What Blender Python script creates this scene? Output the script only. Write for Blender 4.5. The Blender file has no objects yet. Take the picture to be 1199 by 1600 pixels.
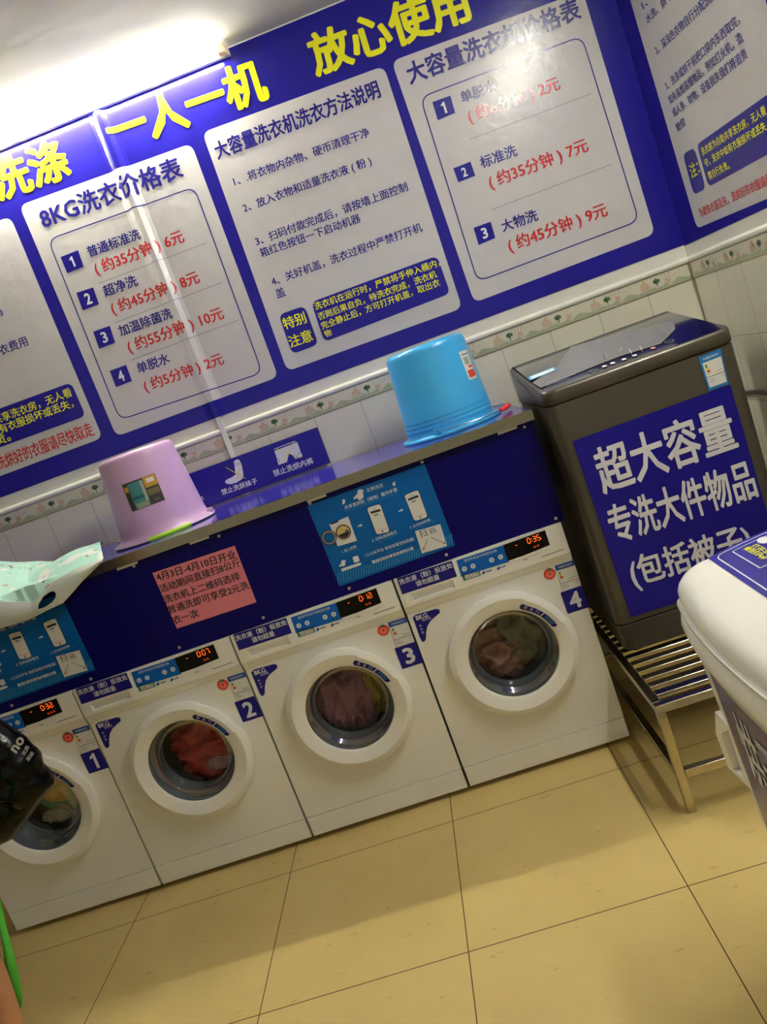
import bpy, bmesh, math, random
from mathutils import Vector, Matrix, noise
from mathutils.bvhtree import BVHTree
from math import sin, cos, pi, radians, sqrt, atan2

# ------------------------------------------------------------------ camera, world, exposure
S = bpy.context.scene
COL = S.collection
FPX = 1174.46                                   # focal length in pixels of the 1199x1600 frame
CAM = Vector((2.0686, -2.5114, 1.4764))
YAW, PITCH, ROLL = -0.0799, 0.1584, -0.3513
FWD = Vector((sin(YAW) * cos(PITCH), cos(YAW) * cos(PITCH), -sin(PITCH)))
RGT0 = Vector((cos(YAW), -sin(YAW), 0.0))
UP0 = RGT0.cross(FWD)
RGT = cos(ROLL) * RGT0 + sin(ROLL) * UP0
UPV = -sin(ROLL) * RGT0 + cos(ROLL) * UP0
cam_data = bpy.data.cameras.new('camera')
cam_data.sensor_fit = 'VERTICAL'
cam_data.sensor_height = 36.0
cam_data.sensor_width = 27.0
cam_data.lens = FPX / 1600.0 * 36.0
cam_data.clip_start = 0.05
cam = bpy.data.objects.new('camera', cam_data)
COL.objects.link(cam)
cam.matrix_world = Matrix(((RGT.x, UPV.x, -FWD.x, CAM.x), (RGT.y, UPV.y, -FWD.y, CAM.y),
                           (RGT.z, UPV.z, -FWD.z, CAM.z), (0, 0, 0, 1)))
S.camera = cam
S.view_settings.view_transform = 'Standard'
S.view_settings.look = 'None'
S.view_settings.gamma = 1.0
S.view_settings.use_curve_mapping = False
S.view_settings.exposure = 2.52
world = bpy.data.worlds.new('world')
S.world = world
world.use_nodes = True
world.node_tree.nodes['Background'].inputs[0].default_value = (1.0, 0.93, 0.74, 1)
world.node_tree.nodes['Background'].inputs[1].default_value = 0.07
TUBE_POWER = 34.0
TUBE_POWER_RIGHT = 42.0

# ------------------------------------------------------------------ measurements of the place (metres)
P = 0.60687                                     # pitch of the four front loaders, fronts at y = 0
W = 0.680                                       # back wall plane y
X = 3.326                                       # right wall plane x
CEIL = 2.902
ZC = 1.2347                                     # top of the cabinet over the machines
TX, TY, TILE = 1.7363, -0.1445, 0.6


def ray(px, py):
    return RGT * ((px - 599.5) / FPX) - UPV * ((py - 800.0) / FPX) + FWD


def on(px, py, axis, val):
    """Point of the plane (axis = val) seen at this place of the photograph."""
    d = ray(px, py)
    return CAM + d * ((val - CAM[axis]) / d[axis])


def onp(px, py, p0, n):
    d = ray(px, py)
    return CAM + d * ((Vector(p0) - CAM).dot(n) / d.dot(n))


# ------------------------------------------------------------------ materials
def lin(c):
    return tuple((v / 255 / 12.92) if v / 255 <= 0.04045 else ((v / 255 + 0.055) / 1.055) ** 2.4 for v in c)


MATS = {}


def mat(name, rgb, rough=0.5, metal=0.0, spec=0.5, var=0.0, vscale=6.0, bump=0.0, bscale=40.0, emit=0.0, coat=0.0, aniso=0.0):
    if name in MATS:
        return MATS[name]
    m = bpy.data.materials.new(name)
    m.use_nodes = True
    nt = m.node_tree
    b = nt.nodes['Principled BSDF']
    c = lin(rgb)
    b.inputs['Base Color'].default_value = (*c, 1)
    b.inputs['Roughness'].default_value = rough
    b.inputs['Metallic'].default_value = metal
    b.inputs['Specular IOR Level'].default_value = spec
    b.inputs['Coat Weight'].default_value = coat
    b.inputs['Coat Roughness'].default_value = 0.08
    if emit:
        b.inputs['Emission Color'].default_value = (*c, 1)
        b.inputs['Emission Strength'].default_value = emit
    if var or bump:
        tc = nt.nodes.new('ShaderNodeTexCoord')
    if var:
        n = nt.nodes.new('ShaderNodeTexNoise')
        n.inputs['Scale'].default_value = vscale
        n.inputs['Detail'].default_value = 5
        nt.links.new(tc.outputs['Object'], n.inputs['Vector'])
        r = nt.nodes.new('ShaderNodeMapRange')
        r.inputs[1].default_value = 0.3
        r.inputs[2].default_value = 0.7
        r.inputs[3].default_value = 1 - var
        r.inputs[4].default_value = 1 + var
        nt.links.new(n.outputs['Fac'], r.inputs[0])
        mx = nt.nodes.new('ShaderNodeMix')
        mx.data_type = 'RGBA'
        mx.blend_type = 'MULTIPLY'
        mx.inputs[0].default_value = 1
        mx.inputs[6].default_value = (*c, 1)
        nt.links.new(r.outputs[0], mx.inputs[7])
        nt.links.new(mx.outputs[2], b.inputs['Base Color'])
    if bump:
        n2 = nt.nodes.new('ShaderNodeTexNoise')
        n2.inputs['Scale'].default_value = bscale
        n2.inputs['Detail'].default_value = 3
        nt.links.new(tc.outputs['Object'], n2.inputs['Vector'])
        bp = nt.nodes.new('ShaderNodeBump')
        bp.inputs['Strength'].default_value = bump
        bp.inputs['Distance'].default_value = 0.01
        nt.links.new(n2.outputs['Fac'], bp.inputs['Height'])
        nt.links.new(bp.outputs[0], b.inputs['Normal'])
    MATS[name] = m
    return m


def glass_mat(name, tint, refl=1.45, rough=0.02):
    m = bpy.data.materials.new(name)
    m.use_nodes = True
    nt = m.node_tree
    nt.nodes.clear()
    out = nt.nodes.new('ShaderNodeOutputMaterial')
    mx = nt.nodes.new('ShaderNodeMixShader')
    tr = nt.nodes.new('ShaderNodeBsdfTransparent')
    gl = nt.nodes.new('ShaderNodeBsdfGlossy')
    fr = nt.nodes.new('ShaderNodeFresnel')
    fr.inputs[0].default_value = refl
    tr.inputs[0].default_value = (*tint, 1)
    gl.inputs['Roughness'].default_value = rough
    sc_ = nt.nodes.new('ShaderNodeMath')
    sc_.operation = 'MULTIPLY'
    sc_.inputs[1].default_value = 0.5
    nt.links.new(fr.outputs[0], sc_.inputs[0])
    nt.links.new(sc_.outputs[0], mx.inputs[0])
    nt.links.new(tr.outputs[0], mx.inputs[1])
    nt.links.new(gl.outputs[0], mx.inputs[2])
    nt.links.new(mx.outputs[0], out.inputs[0])
    MATS[name] = m
    return m


NAVY = mat('navy_print', (33, 27, 138), 0.2, bump=0.10, bscale=24, spec=0.35)
PWHITE = mat('white_print', (200, 197, 195), 0.24, bump=0.14, bscale=26, spec=.35)
NINK = mat('navy_ink', (38, 34, 128), 0.2)
RINK = mat('red_ink', (200, 38, 40), 0.2)
YINK = mat('yellow_ink', (238, 236, 30), 0.25)
GINK = mat('grey_ink', (90, 90, 100), 0.3)
WINK = mat('white_ink', (226, 226, 230), 0.3)
BINK = mat('black_ink', (28, 26, 28), 0.5)
ENAMEL = mat('white_enamel', (240, 238, 228), 0.22, var=0.015, vscale=3)
ENAMEL2 = mat('white_plastic', (242, 240, 230), 0.28)
SLATE = mat('gasket_grey', (92, 100, 106), 0.4)
DRUMM = mat('drum_steel', (70, 70, 72), 0.35, metal=0.7)
DARKGAP = mat('dark_cavity', (14, 14, 14), 0.8)
BLACKGL = mat('display_black', (7, 7, 8), 0.15, spec=.2)
LED = mat('led_orange', (255, 92, 20), 0.4, emit=0.4)
LEDDIM = mat('led_dim', (190, 60, 20), 0.4, emit=0.05)
STICK = mat('sticker_navy', (26, 22, 126), 0.35, spec=.25)
SBLUE = mat('sticker_blue', (8, 98, 188), 0.35, spec=.2)
SGREEN = mat('sticker_green', (20, 120, 70), 0.4)
SRED = mat('sticker_red', (222, 66, 44), 0.4)
PAPER = mat('paper_white', (226, 224, 216), 0.7)
EBLUE = mat('energy_blue', (28, 78, 160), 0.4)
OCHRE = mat('ochre', (226, 170, 60), 0.5)
STEEL = mat('stainless_steel', (186, 178, 158), 0.15, metal=1.0, var=0.05, vscale=25)
STEEL2 = mat('bright_steel', (225, 222, 214), 0.25, metal=1.0)
WPAINT = mat('white_paint', (226, 224, 212), 0.55)
GLASS = glass_mat('door_glass', (0.9, 0.92, 0.92), 1.52, .03)


# ------------------------------------------------------------------ mesh helpers
def put(o, parent=None):
    COL.objects.link(o)
    if parent is not None:
        o.parent = parent
    return o


def wloc(o):
    v = Vector((0, 0, 0))
    while o is not None:
        v += o.location
        o = o.parent
    return v


class MB:
    """Collects shapes given in world coordinates and builds ONE mesh object."""

    def __init__(self):
        self.v, self.f, self.m, self.mats = [], [], [], []

    def mi(self, m):
        if m not in self.mats:
            self.mats.append(m)
        return self.mats.index(m)

    def add(self, vs, fs, m):
        k = len(self.v)
        i = self.mi(m)
        self.v += [Vector(p) for p in vs]
        for f in fs:
            self.f.append([k + q for q in f])
            self.m.append(i)

    def poly(self, pts, m):
        self.add(pts, [list(range(len(pts)))], m)

    def box(self, x0, x1, y0, y1, z0, z1, m):
        vs = [(x, y, z) for x in (x0, x1) for y in (y0, y1) for z in (z0, z1)]
        self.add(vs, [(0, 1, 3, 2), (4, 6, 7, 5), (0, 4, 5, 1), (2, 3, 7, 6), (0, 2, 6, 4), (1, 5, 7, 3)], m)

    def obox(self, c, u, v, w, m):
        """box around c with half-vectors u, v, w"""
        c, u, v, w = Vector(c), Vector(u), Vector(v), Vector(w)
        vs = [c + a * u + b * v + d * w for a in (-1, 1) for b in (-1, 1) for d in (-1, 1)]
        self.add(vs, [(0, 1, 3, 2), (4, 6, 7, 5), (0, 4, 5, 1), (2, 3, 7, 6), (0, 2, 6, 4), (1, 5, 7, 3)], m)

    def prism(self, ring, d, m):
        n = len(ring)
        d = Vector(d)
        vs = [Vector(p) for p in ring] + [Vector(p) + d for p in ring]
        self.add(vs, [list(range(n)), list(range(2 * n - 1, n - 1, -1))] +
                 [(i, n + i, n + (i + 1) % n, (i + 1) % n) for i in range(n)], m)

    def lathe(self, prof, c, axis, m, n=64, a0=0.0, a1=2 * pi, rmod=None):
        """prof: (radius, height along axis). axis 'z' or 'y' (height along -y, towards the room)"""
        full = abs(a1 - a0 - 2 * pi) < 1e-6
        k = n if full else n + 1
        vs, fs = [], []
        for r, h in prof:
            for i in range(k):
                a = a0 + (a1 - a0) * i / n
                rr = r if rmod is None else rmod(r, a)
                if axis == 'z':
                    vs.append((c[0] + rr * cos(a), c[1] + rr * sin(a), c[2] + h))
                else:
                    vs.append((c[0] + rr * sin(a), c[1] - h, c[2] + rr * cos(a)))
        for j in range(len(prof) - 1):
            for i in range(n):
                i2 = (i + 1) % k
                fs.append((j * k + i, j * k + i2, (j + 1) * k + i2, (j + 1) * k + i))
        self.add(vs, fs, m)

    def tube(self, path, r, m, n=8, closed=False, caps=True):
        pts = [Vector(p) for p in path]
        vs, fs = [], []
        N = len(pts)
        ref = None
        for i, p in enumerate(pts):
            a = pts[(i - 1) % N] if (i or closed) else pts[0]
            b = pts[(i + 1) % N] if (i < N - 1 or closed) else pts[-1]
            t = (b - a).normalized()
            if ref is None:
                ref = t.orthogonal().normalized()
            ref = (ref - t * ref.dot(t)).normalized()
            q = t.cross(ref)
            rr = r[i] if isinstance(r, (list, tuple)) else r
            for k in range(n):
                an = 2 * pi * k / n
                vs.append(p + ref * (rr * cos(an)) + q * (rr * sin(an)))
        for i in range(N if closed else N - 1):
            j = (i + 1) % N
            for k in range(n):
                k2 = (k + 1) % n
                fs.append((i * n + k, i * n + k2, j * n + k2, j * n + k))
        if caps and not closed:
            fs.append(list(range(n - 1, -1, -1)))
            fs.append(list(range((N - 1) * n, N * n)))
        self.add(vs, fs, m)

    def build(self, name, parent=None, smooth=False, bevel=0.0, seg=2, subsurf=0, angle=40, loc=None):
        base = wloc(parent) if parent is not None else Vector((0, 0, 0))
        if loc is not None:
            base = base + (Vector(loc) - base if parent is None else Vector((0, 0, 0)))
        me = bpy.data.meshes.new(name)
        me.from_pydata([tuple(p - base) for p in self.v], [], self.f)
        for m in self.mats:
            me.materials.append(m)
        for p, i in zip(me.polygons, self.m):
            p.material_index = i
        me.update()
        o = bpy.data.objects.new(name, me)
        if loc is not None and parent is None:
            o.location = loc
        put(o, parent)
        if smooth or bevel:
            for p in me.polygons:
                p.use_smooth = True
            me.set_sharp_from_angle(angle=radians(angle))
        if bevel:
            md = o.modifiers.new('bevel', 'BEVEL')
            md.width = bevel
            md.segments = seg
            md.limit_method = 'ANGLE'
            md.angle_limit = radians(35)
            md.harden_normals = True
        if subsurf:
            md = o.modifiers.new('subsurf', 'SUBSURF')
            md.levels = subsurf
            md.render_levels = subsurf
        return o


def thing(name, label, cat, loc=(0, 0, 0), group=None):
    o = bpy.data.objects.new(name, None)
    o.empty_display_size = 0.1
    o.location = loc
    put(o)
    return tag(o, label, cat, group)


def tag(o, label, cat, group=None):
    o['label'] = label
    o['category'] = cat
    if group:
        o['group'] = group
    return o


def struct(o):
    o['kind'] = 'structure'
    return o


def fix_normals(o):
    bm = bmesh.new()
    bm.from_mesh(o.data)
    bmesh.ops.recalc_face_normals(bm, faces=bm.faces)
    bm.to_mesh(o.data)
    bm.free()
    return o


def rpoly(c, r, n=5):
    """corners c rounded by r metres (quadratic corner curves)"""
    c = [Vector(p) for p in c]
    out = []
    k = len(c)
    for i in range(k):
        a, b, d = c[i - 1], c[i], c[(i + 1) % k]
        ra = min(r, (a - b).length * 0.49)
        rd = min(r, (d - b).length * 0.49)
        p0 = b + (a - b).normalized() * ra
        p2 = b + (d - b).normalized() * rd
        for j in range(n + 1):
            t = j / n
            out.append(p0 * (1 - t) ** 2 + b * (2 * t * (1 - t)) + p2 * t * t)
    return out


def inset(c, t):
    c = [Vector(p) for p in c]
    k = len(c)
    return [c[i] + ((c[(i + 1) % k] - c[i]).normalized() + (c[i - 1] - c[i]).normalized()) * t for i in range(k)]


def ring(mb, c, r, t, m):
    a = rpoly(c, r)
    b = rpoly(inset(c, t), max(r - t, 0.001))
    n = len(a)
    mb.add(a + b, [(i, (i + 1) % n, n + (i + 1) % n, n + i) for i in range(n)], m)


def seg(mb, a, b, w, nrm, m):
    a, b = Vector(a), Vector(b)
    s = (b - a).cross(Vector(nrm)).normalized() * (w / 2)
    mb.poly([a - s, b - s, b + s, a + s], m)


def digit_one(mb, c, h, m):
    """a plain bold figure 1 centred on c, facing the room"""
    pts = ((-.02, -.5), (.17, -.5), (.17, .5), (.03, .5), (-.05, .40), (-.20, .32), (-.20, .17), (-.09, .21), (-.02, .26))
    mb.poly([Vector(c) + Vector((x * h, 0, z * h)) for x, z in pts], m)


GC = {}


def glyphs(s, bold):
    """flat lettering, em = 1; bold > 0 strikes the same glyphs again a little aside"""
    key = (s, bold)
    if key not in GC:
        c = bpy.data.curves.new('t', 'FONT')
        c.body = s
        c.size = 1
        c.resolution_u = 2
        o = bpy.data.objects.new('t', c)
        COL.objects.link(o)
        dg = bpy.context.evaluated_depsgraph_get()
        me = bpy.data.meshes.new_from_object(o.evaluated_get(dg))
        v0 = [v.co.xy.copy() for v in me.vertices]
        f0 = [list(p.vertices) for p in me.polygons]
        e = bold * .62
        sh = [(0, 0)] if bold <= 0 else ([(e * cos(q * pi / 5), e * .85 * sin(q * pi / 5)) for q in range(10)] + [(0, 0)] if bold > .03 else [(-e, -e * .5), (e, -e * .5), (e, e * .5), (-e, e * .5)])
        vs, fs = [], []
        for k, (dx, dy) in enumerate(sh):
            n = len(vs)
            vs += [(v.x + dx, v.y + dy, k) for v in v0]
            fs += [[i + n for i in f] for f in f0]
        GC[key] = (vs, fs)
        bpy.data.objects.remove(o)
        bpy.data.curves.remove(c)
        bpy.data.meshes.remove(me)
    return GC[key]


def text(mb, s, A, B, m, up=None, h=None, bold=0.02, ref=None):
    """lettering whose ink runs from A to B along its foot; natural height unless h (metres) or up (vector) is given;
    ref: the leading characters that fill A to B when the line runs on past B"""
    vs, fs = glyphs(s, bold)
    A, B = Vector(A), Vector(B)
    x0 = min(v[0] for v in vs)
    y0 = min(v[1] for v in vs)
    y1 = max(v[1] for v in vs)
    rv = glyphs(ref, bold)[0] if ref else vs
    wd = max(v[0] for v in rv) - min(v[0] for v in rv)
    u = (B - A) / wd
    if up is None:
        up = Vector((0, 0, 1))
        up = (up - u.normalized() * up.dot(u.normalized())).normalized()
        uy = up * (h / (y1 - y0) if h else u.length)
    else:
        uy = Vector(up) / (y1 - y0)
    nn = u.cross(uy).normalized() * 4e-5
    mb.add([A + u * (v[0] - x0) + uy * (v[1] - y0) + nn * v[2] for v in vs], fs, m)


def bisect_x(o, xs):
    bm = bmesh.new()
    bm.from_mesh(o.data)
    off = wloc(o)
    for xx in xs:
        g = bm.verts[:] + bm.edges[:] + bm.faces[:]
        bmesh.ops.bisect_plane(bm, geom=g, plane_co=(xx - off.x, 0, 0), plane_no=(1, 0, 0), dist=1e-5)
    bm.to_mesh(o.data)
    bm.free()


# ------------------------------------------------------------------ the room shell
def tile_material(name, axis, off, w, zoff, hgt, rgb, grout, gw, rough):
    m = bpy.data.materials.new(name)
    m.use_nodes = True
    nt = m.node_tree
    b = nt.nodes['Principled BSDF']
    b.inputs['Roughness'].default_value = rough
    geo = nt.nodes.new('ShaderNodeNewGeometry')
    sep = nt.nodes.new('ShaderNodeSeparateXYZ')
    nt.links.new(geo.outputs['Position'], sep.inputs[0])

    def mth(op, a, bb=None):
        n = nt.nodes.new('ShaderNodeMath')
        n.operation = op
        for i, q in enumerate((a, bb)):
            if q is None:
                continue
            if isinstance(q, (int, float)):
                n.inputs[i].default_value = q
            else:
                nt.links.new(q, n.inputs[i])
        return n.outputs[0]

    def line(ax, o, s):
        t = mth('DIVIDE', mth('SUBTRACT', sep.outputs[ax], o), s)
        d = mth('ABSOLUTE', mth('SUBTRACT', mth('FRACT', mth('ADD', t, 0.5)), 0.5))
        return mth('LESS_THAN', mth('MULTIPLY', d, s), gw)
    g = mth('MAXIMUM', line(axis[0], off, w), line(axis[1], zoff, hgt))
    nz = nt.nodes.new('ShaderNodeTexNoise')
    nz.inputs['Scale'].default_value = 2.2
    nz.inputs['Detail'].default_value = 8
    nt.links.new(geo.outputs['Position'], nz.inputs['Vector'])
    cr = nt.nodes.new('ShaderNodeValToRGB')
    c = lin(rgb)
    cr.color_ramp.elements[0].position = 0.3
    cr.color_ramp.elements[1].position = 0.7
    cr.color_ramp.elements[0].color = (c[0] * .93, c[1] * .93, c[2] * .9, 1)
    cr.color_ramp.elements[1].color = (min(1, c[0] * 1.05), min(1, c[1] * 1.05), min(1, c[2] * 1.06), 1)
    nt.links.new(nz.outputs['Fac'], cr.inputs[0])
    mx = nt.nodes.new('ShaderNodeMix')
    mx.data_type = 'RGBA'
    nt.links.new(g, mx.inputs[0])
    nt.links.new(cr.outputs[0], mx.inputs[6])
    mx.inputs[7].default_value = (*lin(grout), 1)
    nt.links.new(mx.outputs[2], b.inputs['Base Color'])
    return m, nt, b, mx, geo


# floor: beige polished tiles with short brown flecks
fm, nt, b, mx, geo = tile_material('floor_tiles', (0, 1), TX, TILE, TY, TILE, (206, 181, 116), (96, 78, 46), 0.0016, 0.2)
mp = nt.nodes.new('ShaderNodeMapping')
mp.inputs['Rotation'].default_value = (0, 0, 0.9)
mp.inputs['Scale'].default_value = (9, 28, 1)
nt.links.new(geo.outputs['Position'], mp.inputs[0])
n3 = nt.nodes.new('ShaderNodeTexNoise')
n3.inputs['Scale'].default_value = 1.6
n3.inputs['Detail'].default_value = 3
nt.links.new(mp.outputs[0], n3.inputs['Vector'])
r3 = nt.nodes.new('ShaderNodeMapRange')
r3.inputs[1].default_value = 0.66
r3.inputs[2].default_value = 0.74
nt.links.new(n3.outputs['Fac'], r3.inputs[0])
m3 = nt.nodes.new('ShaderNodeMix')
m3.data_type = 'RGBA'
m3.blend_type = 'MULTIPLY'
r3.inputs[4].default_value = 0.4
nt.links.new(r3.outputs[0], m3.inputs[0])
nt.links.new(mx.outputs[2], m3.inputs[6])
m3.inputs[7].default_value = (*lin((200, 176, 130)), 1)
nt.links.new(m3.outputs[2], b.inputs['Base Color'])
FLOORM = fm
WALLM = tile_material('wall_tiles', (0, 2), 0.4222, 0.2085, 1.445, 0.2545, (222, 218, 200), (150, 145, 125), 0.0011, 0.14)[0]
WALLM2 = tile_material('wall_tiles_side', (1, 2), 0.468, 0.2085, 1.445, 0.2545, (222, 218, 200), (150, 145, 125), 0.0011, 0.14)[0]

mb = MB()
mb.box(-1.6, X + 0.1, -4.4, W + 0.1, -0.08, 0, FLOORM)
struct(mb.build('floor'))
mb = MB()
mb.box(-1.6, X + 0.1, W, W + 0.1, 0, 1.512, WALLM)
mb.box(-1.6, X + 0.1, W, W + 0.1, 1.512, CEIL, WPAINT)
struct(mb.build('wall_back'))
mb = MB()
mb.box(X, X + 0.1, -4.4, W, 0, 1.512, WALLM2)
mb.box(X, X + 0.1, -4.4, W, 1.512, CEIL, WPAINT)
struct(mb.build('wall_right'))
CEILM = mat('ceiling_plaster', (236, 234, 224), 0.8, var=0.03, vscale=2, bump=0.25, bscale=7)
mb = MB()
mb.box(-1.6, X + 0.1, -4.4, W + 0.1, CEIL, CEIL + 0.1, CEILM)
struct(mb.build('ceiling'))
mb = MB()
mb.box(-1.7, -1.6, -4.4, W + 0.1, 0, CEIL, mat('grey_paint', (130, 126, 116), .7))
struct(mb.build('wall_left'))

# frieze of printed border tiles, with the moulding that caps the tiles
FCREAM = mat('frieze_cream', (214, 208, 188), 0.2)
FGREEN = mat('frieze_green', (162, 174, 138), 0.3)
FDARK = mat('frieze_tree', (74, 110, 78), 0.3)
FORANGE = mat('frieze_brick', (198, 166, 138), 0.3)
FBROWN = mat('frieze_edge', (168, 158, 128), 0.3)


def frieze(mb, P0, u, n, L, step, first):
    """P0: origin on the wall, u: direction along it, n: out of the wall"""
    Z0, Z1 = 1.447, 1.511

    def q(s, z, d=0.004):
        p = P0 + u * s + n * d
        return Vector((p.x, p.y, z))
    a, bq = q(0, Z0, 0), q(L, Z0, 0)
    mb.prism([q(0, Z0, 0), q(L, Z0, 0), q(L, Z1, 0), q(0, Z1, 0)], n * 0.004, FCREAM)
    e = 0.0046
    mb.poly([q(0, Z0, e), q(L, Z0, e), q(L, Z0 + .004, e), q(0, Z0 + .004, e)], FBROWN)
    mb.poly([q(0, Z1 - .002, e), q(L, Z1 - .002, e), q(L, Z1, e), q(0, Z1, e)], FBROWN)
    s = first
    while s < L - 0.01:
        if s > 0.001:
            mb.poly([q(s, Z0, e), q(s + .0015, Z0, e), q(s + .0015, Z1, e), q(s, Z1, e)], FBROWN)

        def pl(pts, m, d):
            pts = [(min(max(s + x * step, 0), L), z) for x, z in pts]
            mb.poly([q(x, Z0 + z, d) for x, z in pts], m)
        pl([(.02, .006), (.98, .006), (.98, .012), (.9, .02), (.84, .014), (.72, .013), (.62, .028), (.52, .032), (.44, .02), (.36, .013), (.27, .02), (.16, .027), (.08, .018), (.02, .012)], FGREEN, e + .0004)
        pl([(.40, .014), (.45, .013), (.60, .018), (.70, .022), (.66, .026), (.52, .022)], FCREAM, e + .0008)
        for x0, w_, h_ in ((.42, .05, .024), (.48, .05, .034), (.54, .04, .022), (.91, .04, .018), (.955, .035, .014)):
            pl([(x0, .018), (x0 + w_, .018), (x0 + w_, .018 + h_), (x0 + w_ * .5, .024 + h_), (x0, .018 + h_)], FORANGE, e + .0010)
            pl([(x0 + w_ * .35, .021), (x0 + w_ * .65, .021), (x0 + w_ * .65, .018 + h_ * .6), (x0 + w_ * .35, .018 + h_ * .6)], FCREAM, e + .0013)
        for x0, r_ in ((.74, .06), (.70, .04), (.79, .04)):
            pl([(x0 + r_ * cos(t * pi / 4) * .6, .040 + .012 * sin(t * pi / 4) * r_ / .06) for t in range(8)], FDARK, e + .0012)
        pl([(.735, .016), (.75, .016), (.75, .04), (.735, .04)], FDARK, e + .0012)
        for x0, z0 in ((.86, .047), (.92, .050), (.12, .046), (.20, .052), (.07, .042)):
            pl([(x0, z0), (x0 + .012, z0 - .003), (x0 + .025, z0 + .002), (x0 + .012, z0)], FDARK, e + .0010)
        s += step
    # bead moulding
    prof = [(0, 1.512), (.009, 1.513), (.013, 1.519), (.013, 1.526), (.009, 1.533), (.004, 1.536), (0, 1.536)]
    mb.prism([q(0, z, d) for d, z in prof], u * L, WPAINT)


mb = MB()
frieze(mb, Vector((-0.4, W, 0)), Vector((1, 0, 0)), Vector((0, -1, 0)), X + 0.4, 0.2085, -0.121)
struct(fix_normals(mb.build('trim_1')))
mb = MB()
frieze(mb, Vector((X, W, 0)), Vector((0, -1, 0)), Vector((-1, 0, 0)), 2.6, 0.2085, 0.02)
struct(fix_normals(mb.build('trim_2')))

# ------------------------------------------------------------------ fluorescent battens
def tube_lamp(axis, c, L, label, power):
    """batten light; axis 0 along x on the back wall, 1 along y on the right wall"""
    t = thing('tube_light', label, 'light', c)
    u = Vector((1, 0, 0)) if axis == 0 else Vector((0, 1, 0))
    n = Vector((0, -1, 0)) if axis == 0 else Vector((-1, 0, 0))     # out of the wall
    z = Vector((0, 0, 1))
    c = Vector(c)
    mb = MB()
    mb.obox(c - n * .030, u * (L / 2 + .012), n * .011, z * .016, WPAINT)
    mb.build('housing', t, bevel=.003)
    em = bpy.data.materials.get('lamp_tube_%d' % axis)
    if em is None:
        em = bpy.data.materials.new('lamp_tube_%d' % axis)
        em.use_nodes = True
        b = em.node_tree.nodes['Principled BSDF']
        b.inputs['Base Color'].default_value = (0.9, 0.9, 0.9, 1)
        b.inputs['Emission Color'].default_value = (1.0, 0.99, 0.885, 1)
        b.inputs['Emission Strength'].default_value = power
    mb = MB()
    mb.tube([c - u * (L / 2 - .03), c + u * (L / 2 - .03)], .013, em, n=16)
    mb.build('tube', t, smooth=True)
    for s in (-1, 1):
        mb = MB()
        mb.obox(c + u * s * (L / 2 - .012), u * .018, n * .017, z * .016, mat('lamp_end_cap', (196, 164, 142), .5))
        mb.build('end_cap', t, bevel=.003)
    return t


tube_lamp(0, (1.225, W - .045, 2.880), 1.26, 'fluorescent batten light glowing along the top of the blue wall banner', TUBE_POWER)
tube_lamp(1, (X - .045, -.95, 2.880), 1.26, 'fluorescent batten light high on the right wall, out of the picture', TUBE_POWER_RIGHT)

# ------------------------------------------------------------------ cable trunking under the banner
TRX = 1.2925
mb = MB()
mb.box(TRX - .0115, TRX + .0115, W - .0155, W - .0005, 1.2365, 2.86, mat('trunking_plastic', (232, 230, 220), .35))
tag(mb.build('cable_trunking', bevel=.002), 'white plastic cable trunking running down the tiles from under the banner', 'trunking')


# ------------------------------------------------------------------ printed banners
def WB(px, py, d=.003):
    return on(px, py, 1, W - d)


def WR(px, py, d=.003):
    return on(px, py, 0, X - d)


BUMPS = [TRX + k for k in (-.045, -.030, -.018, -.010, .010, .018, .030, .045)]


def bump(o):
    bisect_x(o, BUMPS)
    off = wloc(o).x
    for v in o.data.vertices:
        d = abs(v.co.x + off - TRX)
        v.co.y -= .0165 * (1 if d < .012 else max(0.0, 1 - (d - .012) / .030) ** 1.4)
    o.data.update()
    return o


BAN = tag(None or (lambda b: (b.box(-.9, X - .0026, W - .0025, W - .0005, 1.585, 2.896, NAVY), b.build('wall_banner'))[1])(MB()),
          'long navy printed banner on the back wall with yellow heading and white panels', 'banner')
bump(BAN)
mb = MB()
T3 = .0045
text(mb, '洗涤', WB(-2, 318, T3), WB(116, 276, T3), YINK, bold=.06)
text(mb, '一人一机', WB(180, 240.5, T3), WB(424, 155, T3), YINK, bold=.06, h=.165)
text(mb, '放心使用', WB(495, 123, T3), WB(740, 32, T3), YINK, bold=.06)
bump(mb.build('heading_lettering', BAN))


def panel(name, corners, r, wall=WB):
    mb = MB()
    mb.poly(rpoly([wall(*c) for c in corners], r, 6), PWHITE)
    return mb.build(name, BAN if wall is WB else BAN2)


def numbers(pan, sq, digits, wall=WB):
    for d, c in zip(digits, sq):
        mb = MB()
        q = [wall(*p, .0042) for p in c]
        mb.poly(q, NAVY)
        ctr = sum((wall(*p, .0054) for p in c), Vector()) / 4
        hgt = (q[0] - q[3]).length * .62
        u = (q[1] - q[0]).normalized()
        wd = hgt * (.34 if d == '1' else .56)
        if d == '1':
            digit_one(mb, ctr, hgt, WINK)
        else:
            text(mb, d, ctr - u * wd / 2 - Vector((0, 0, hgt / 2)), ctr + u * wd / 2 - Vector((0, 0, hgt / 2)), WINK, h=hgt, bold=.05)
        o = mb.build('number_square', pan)
        if wall is WB:
            bump(o)


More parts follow.
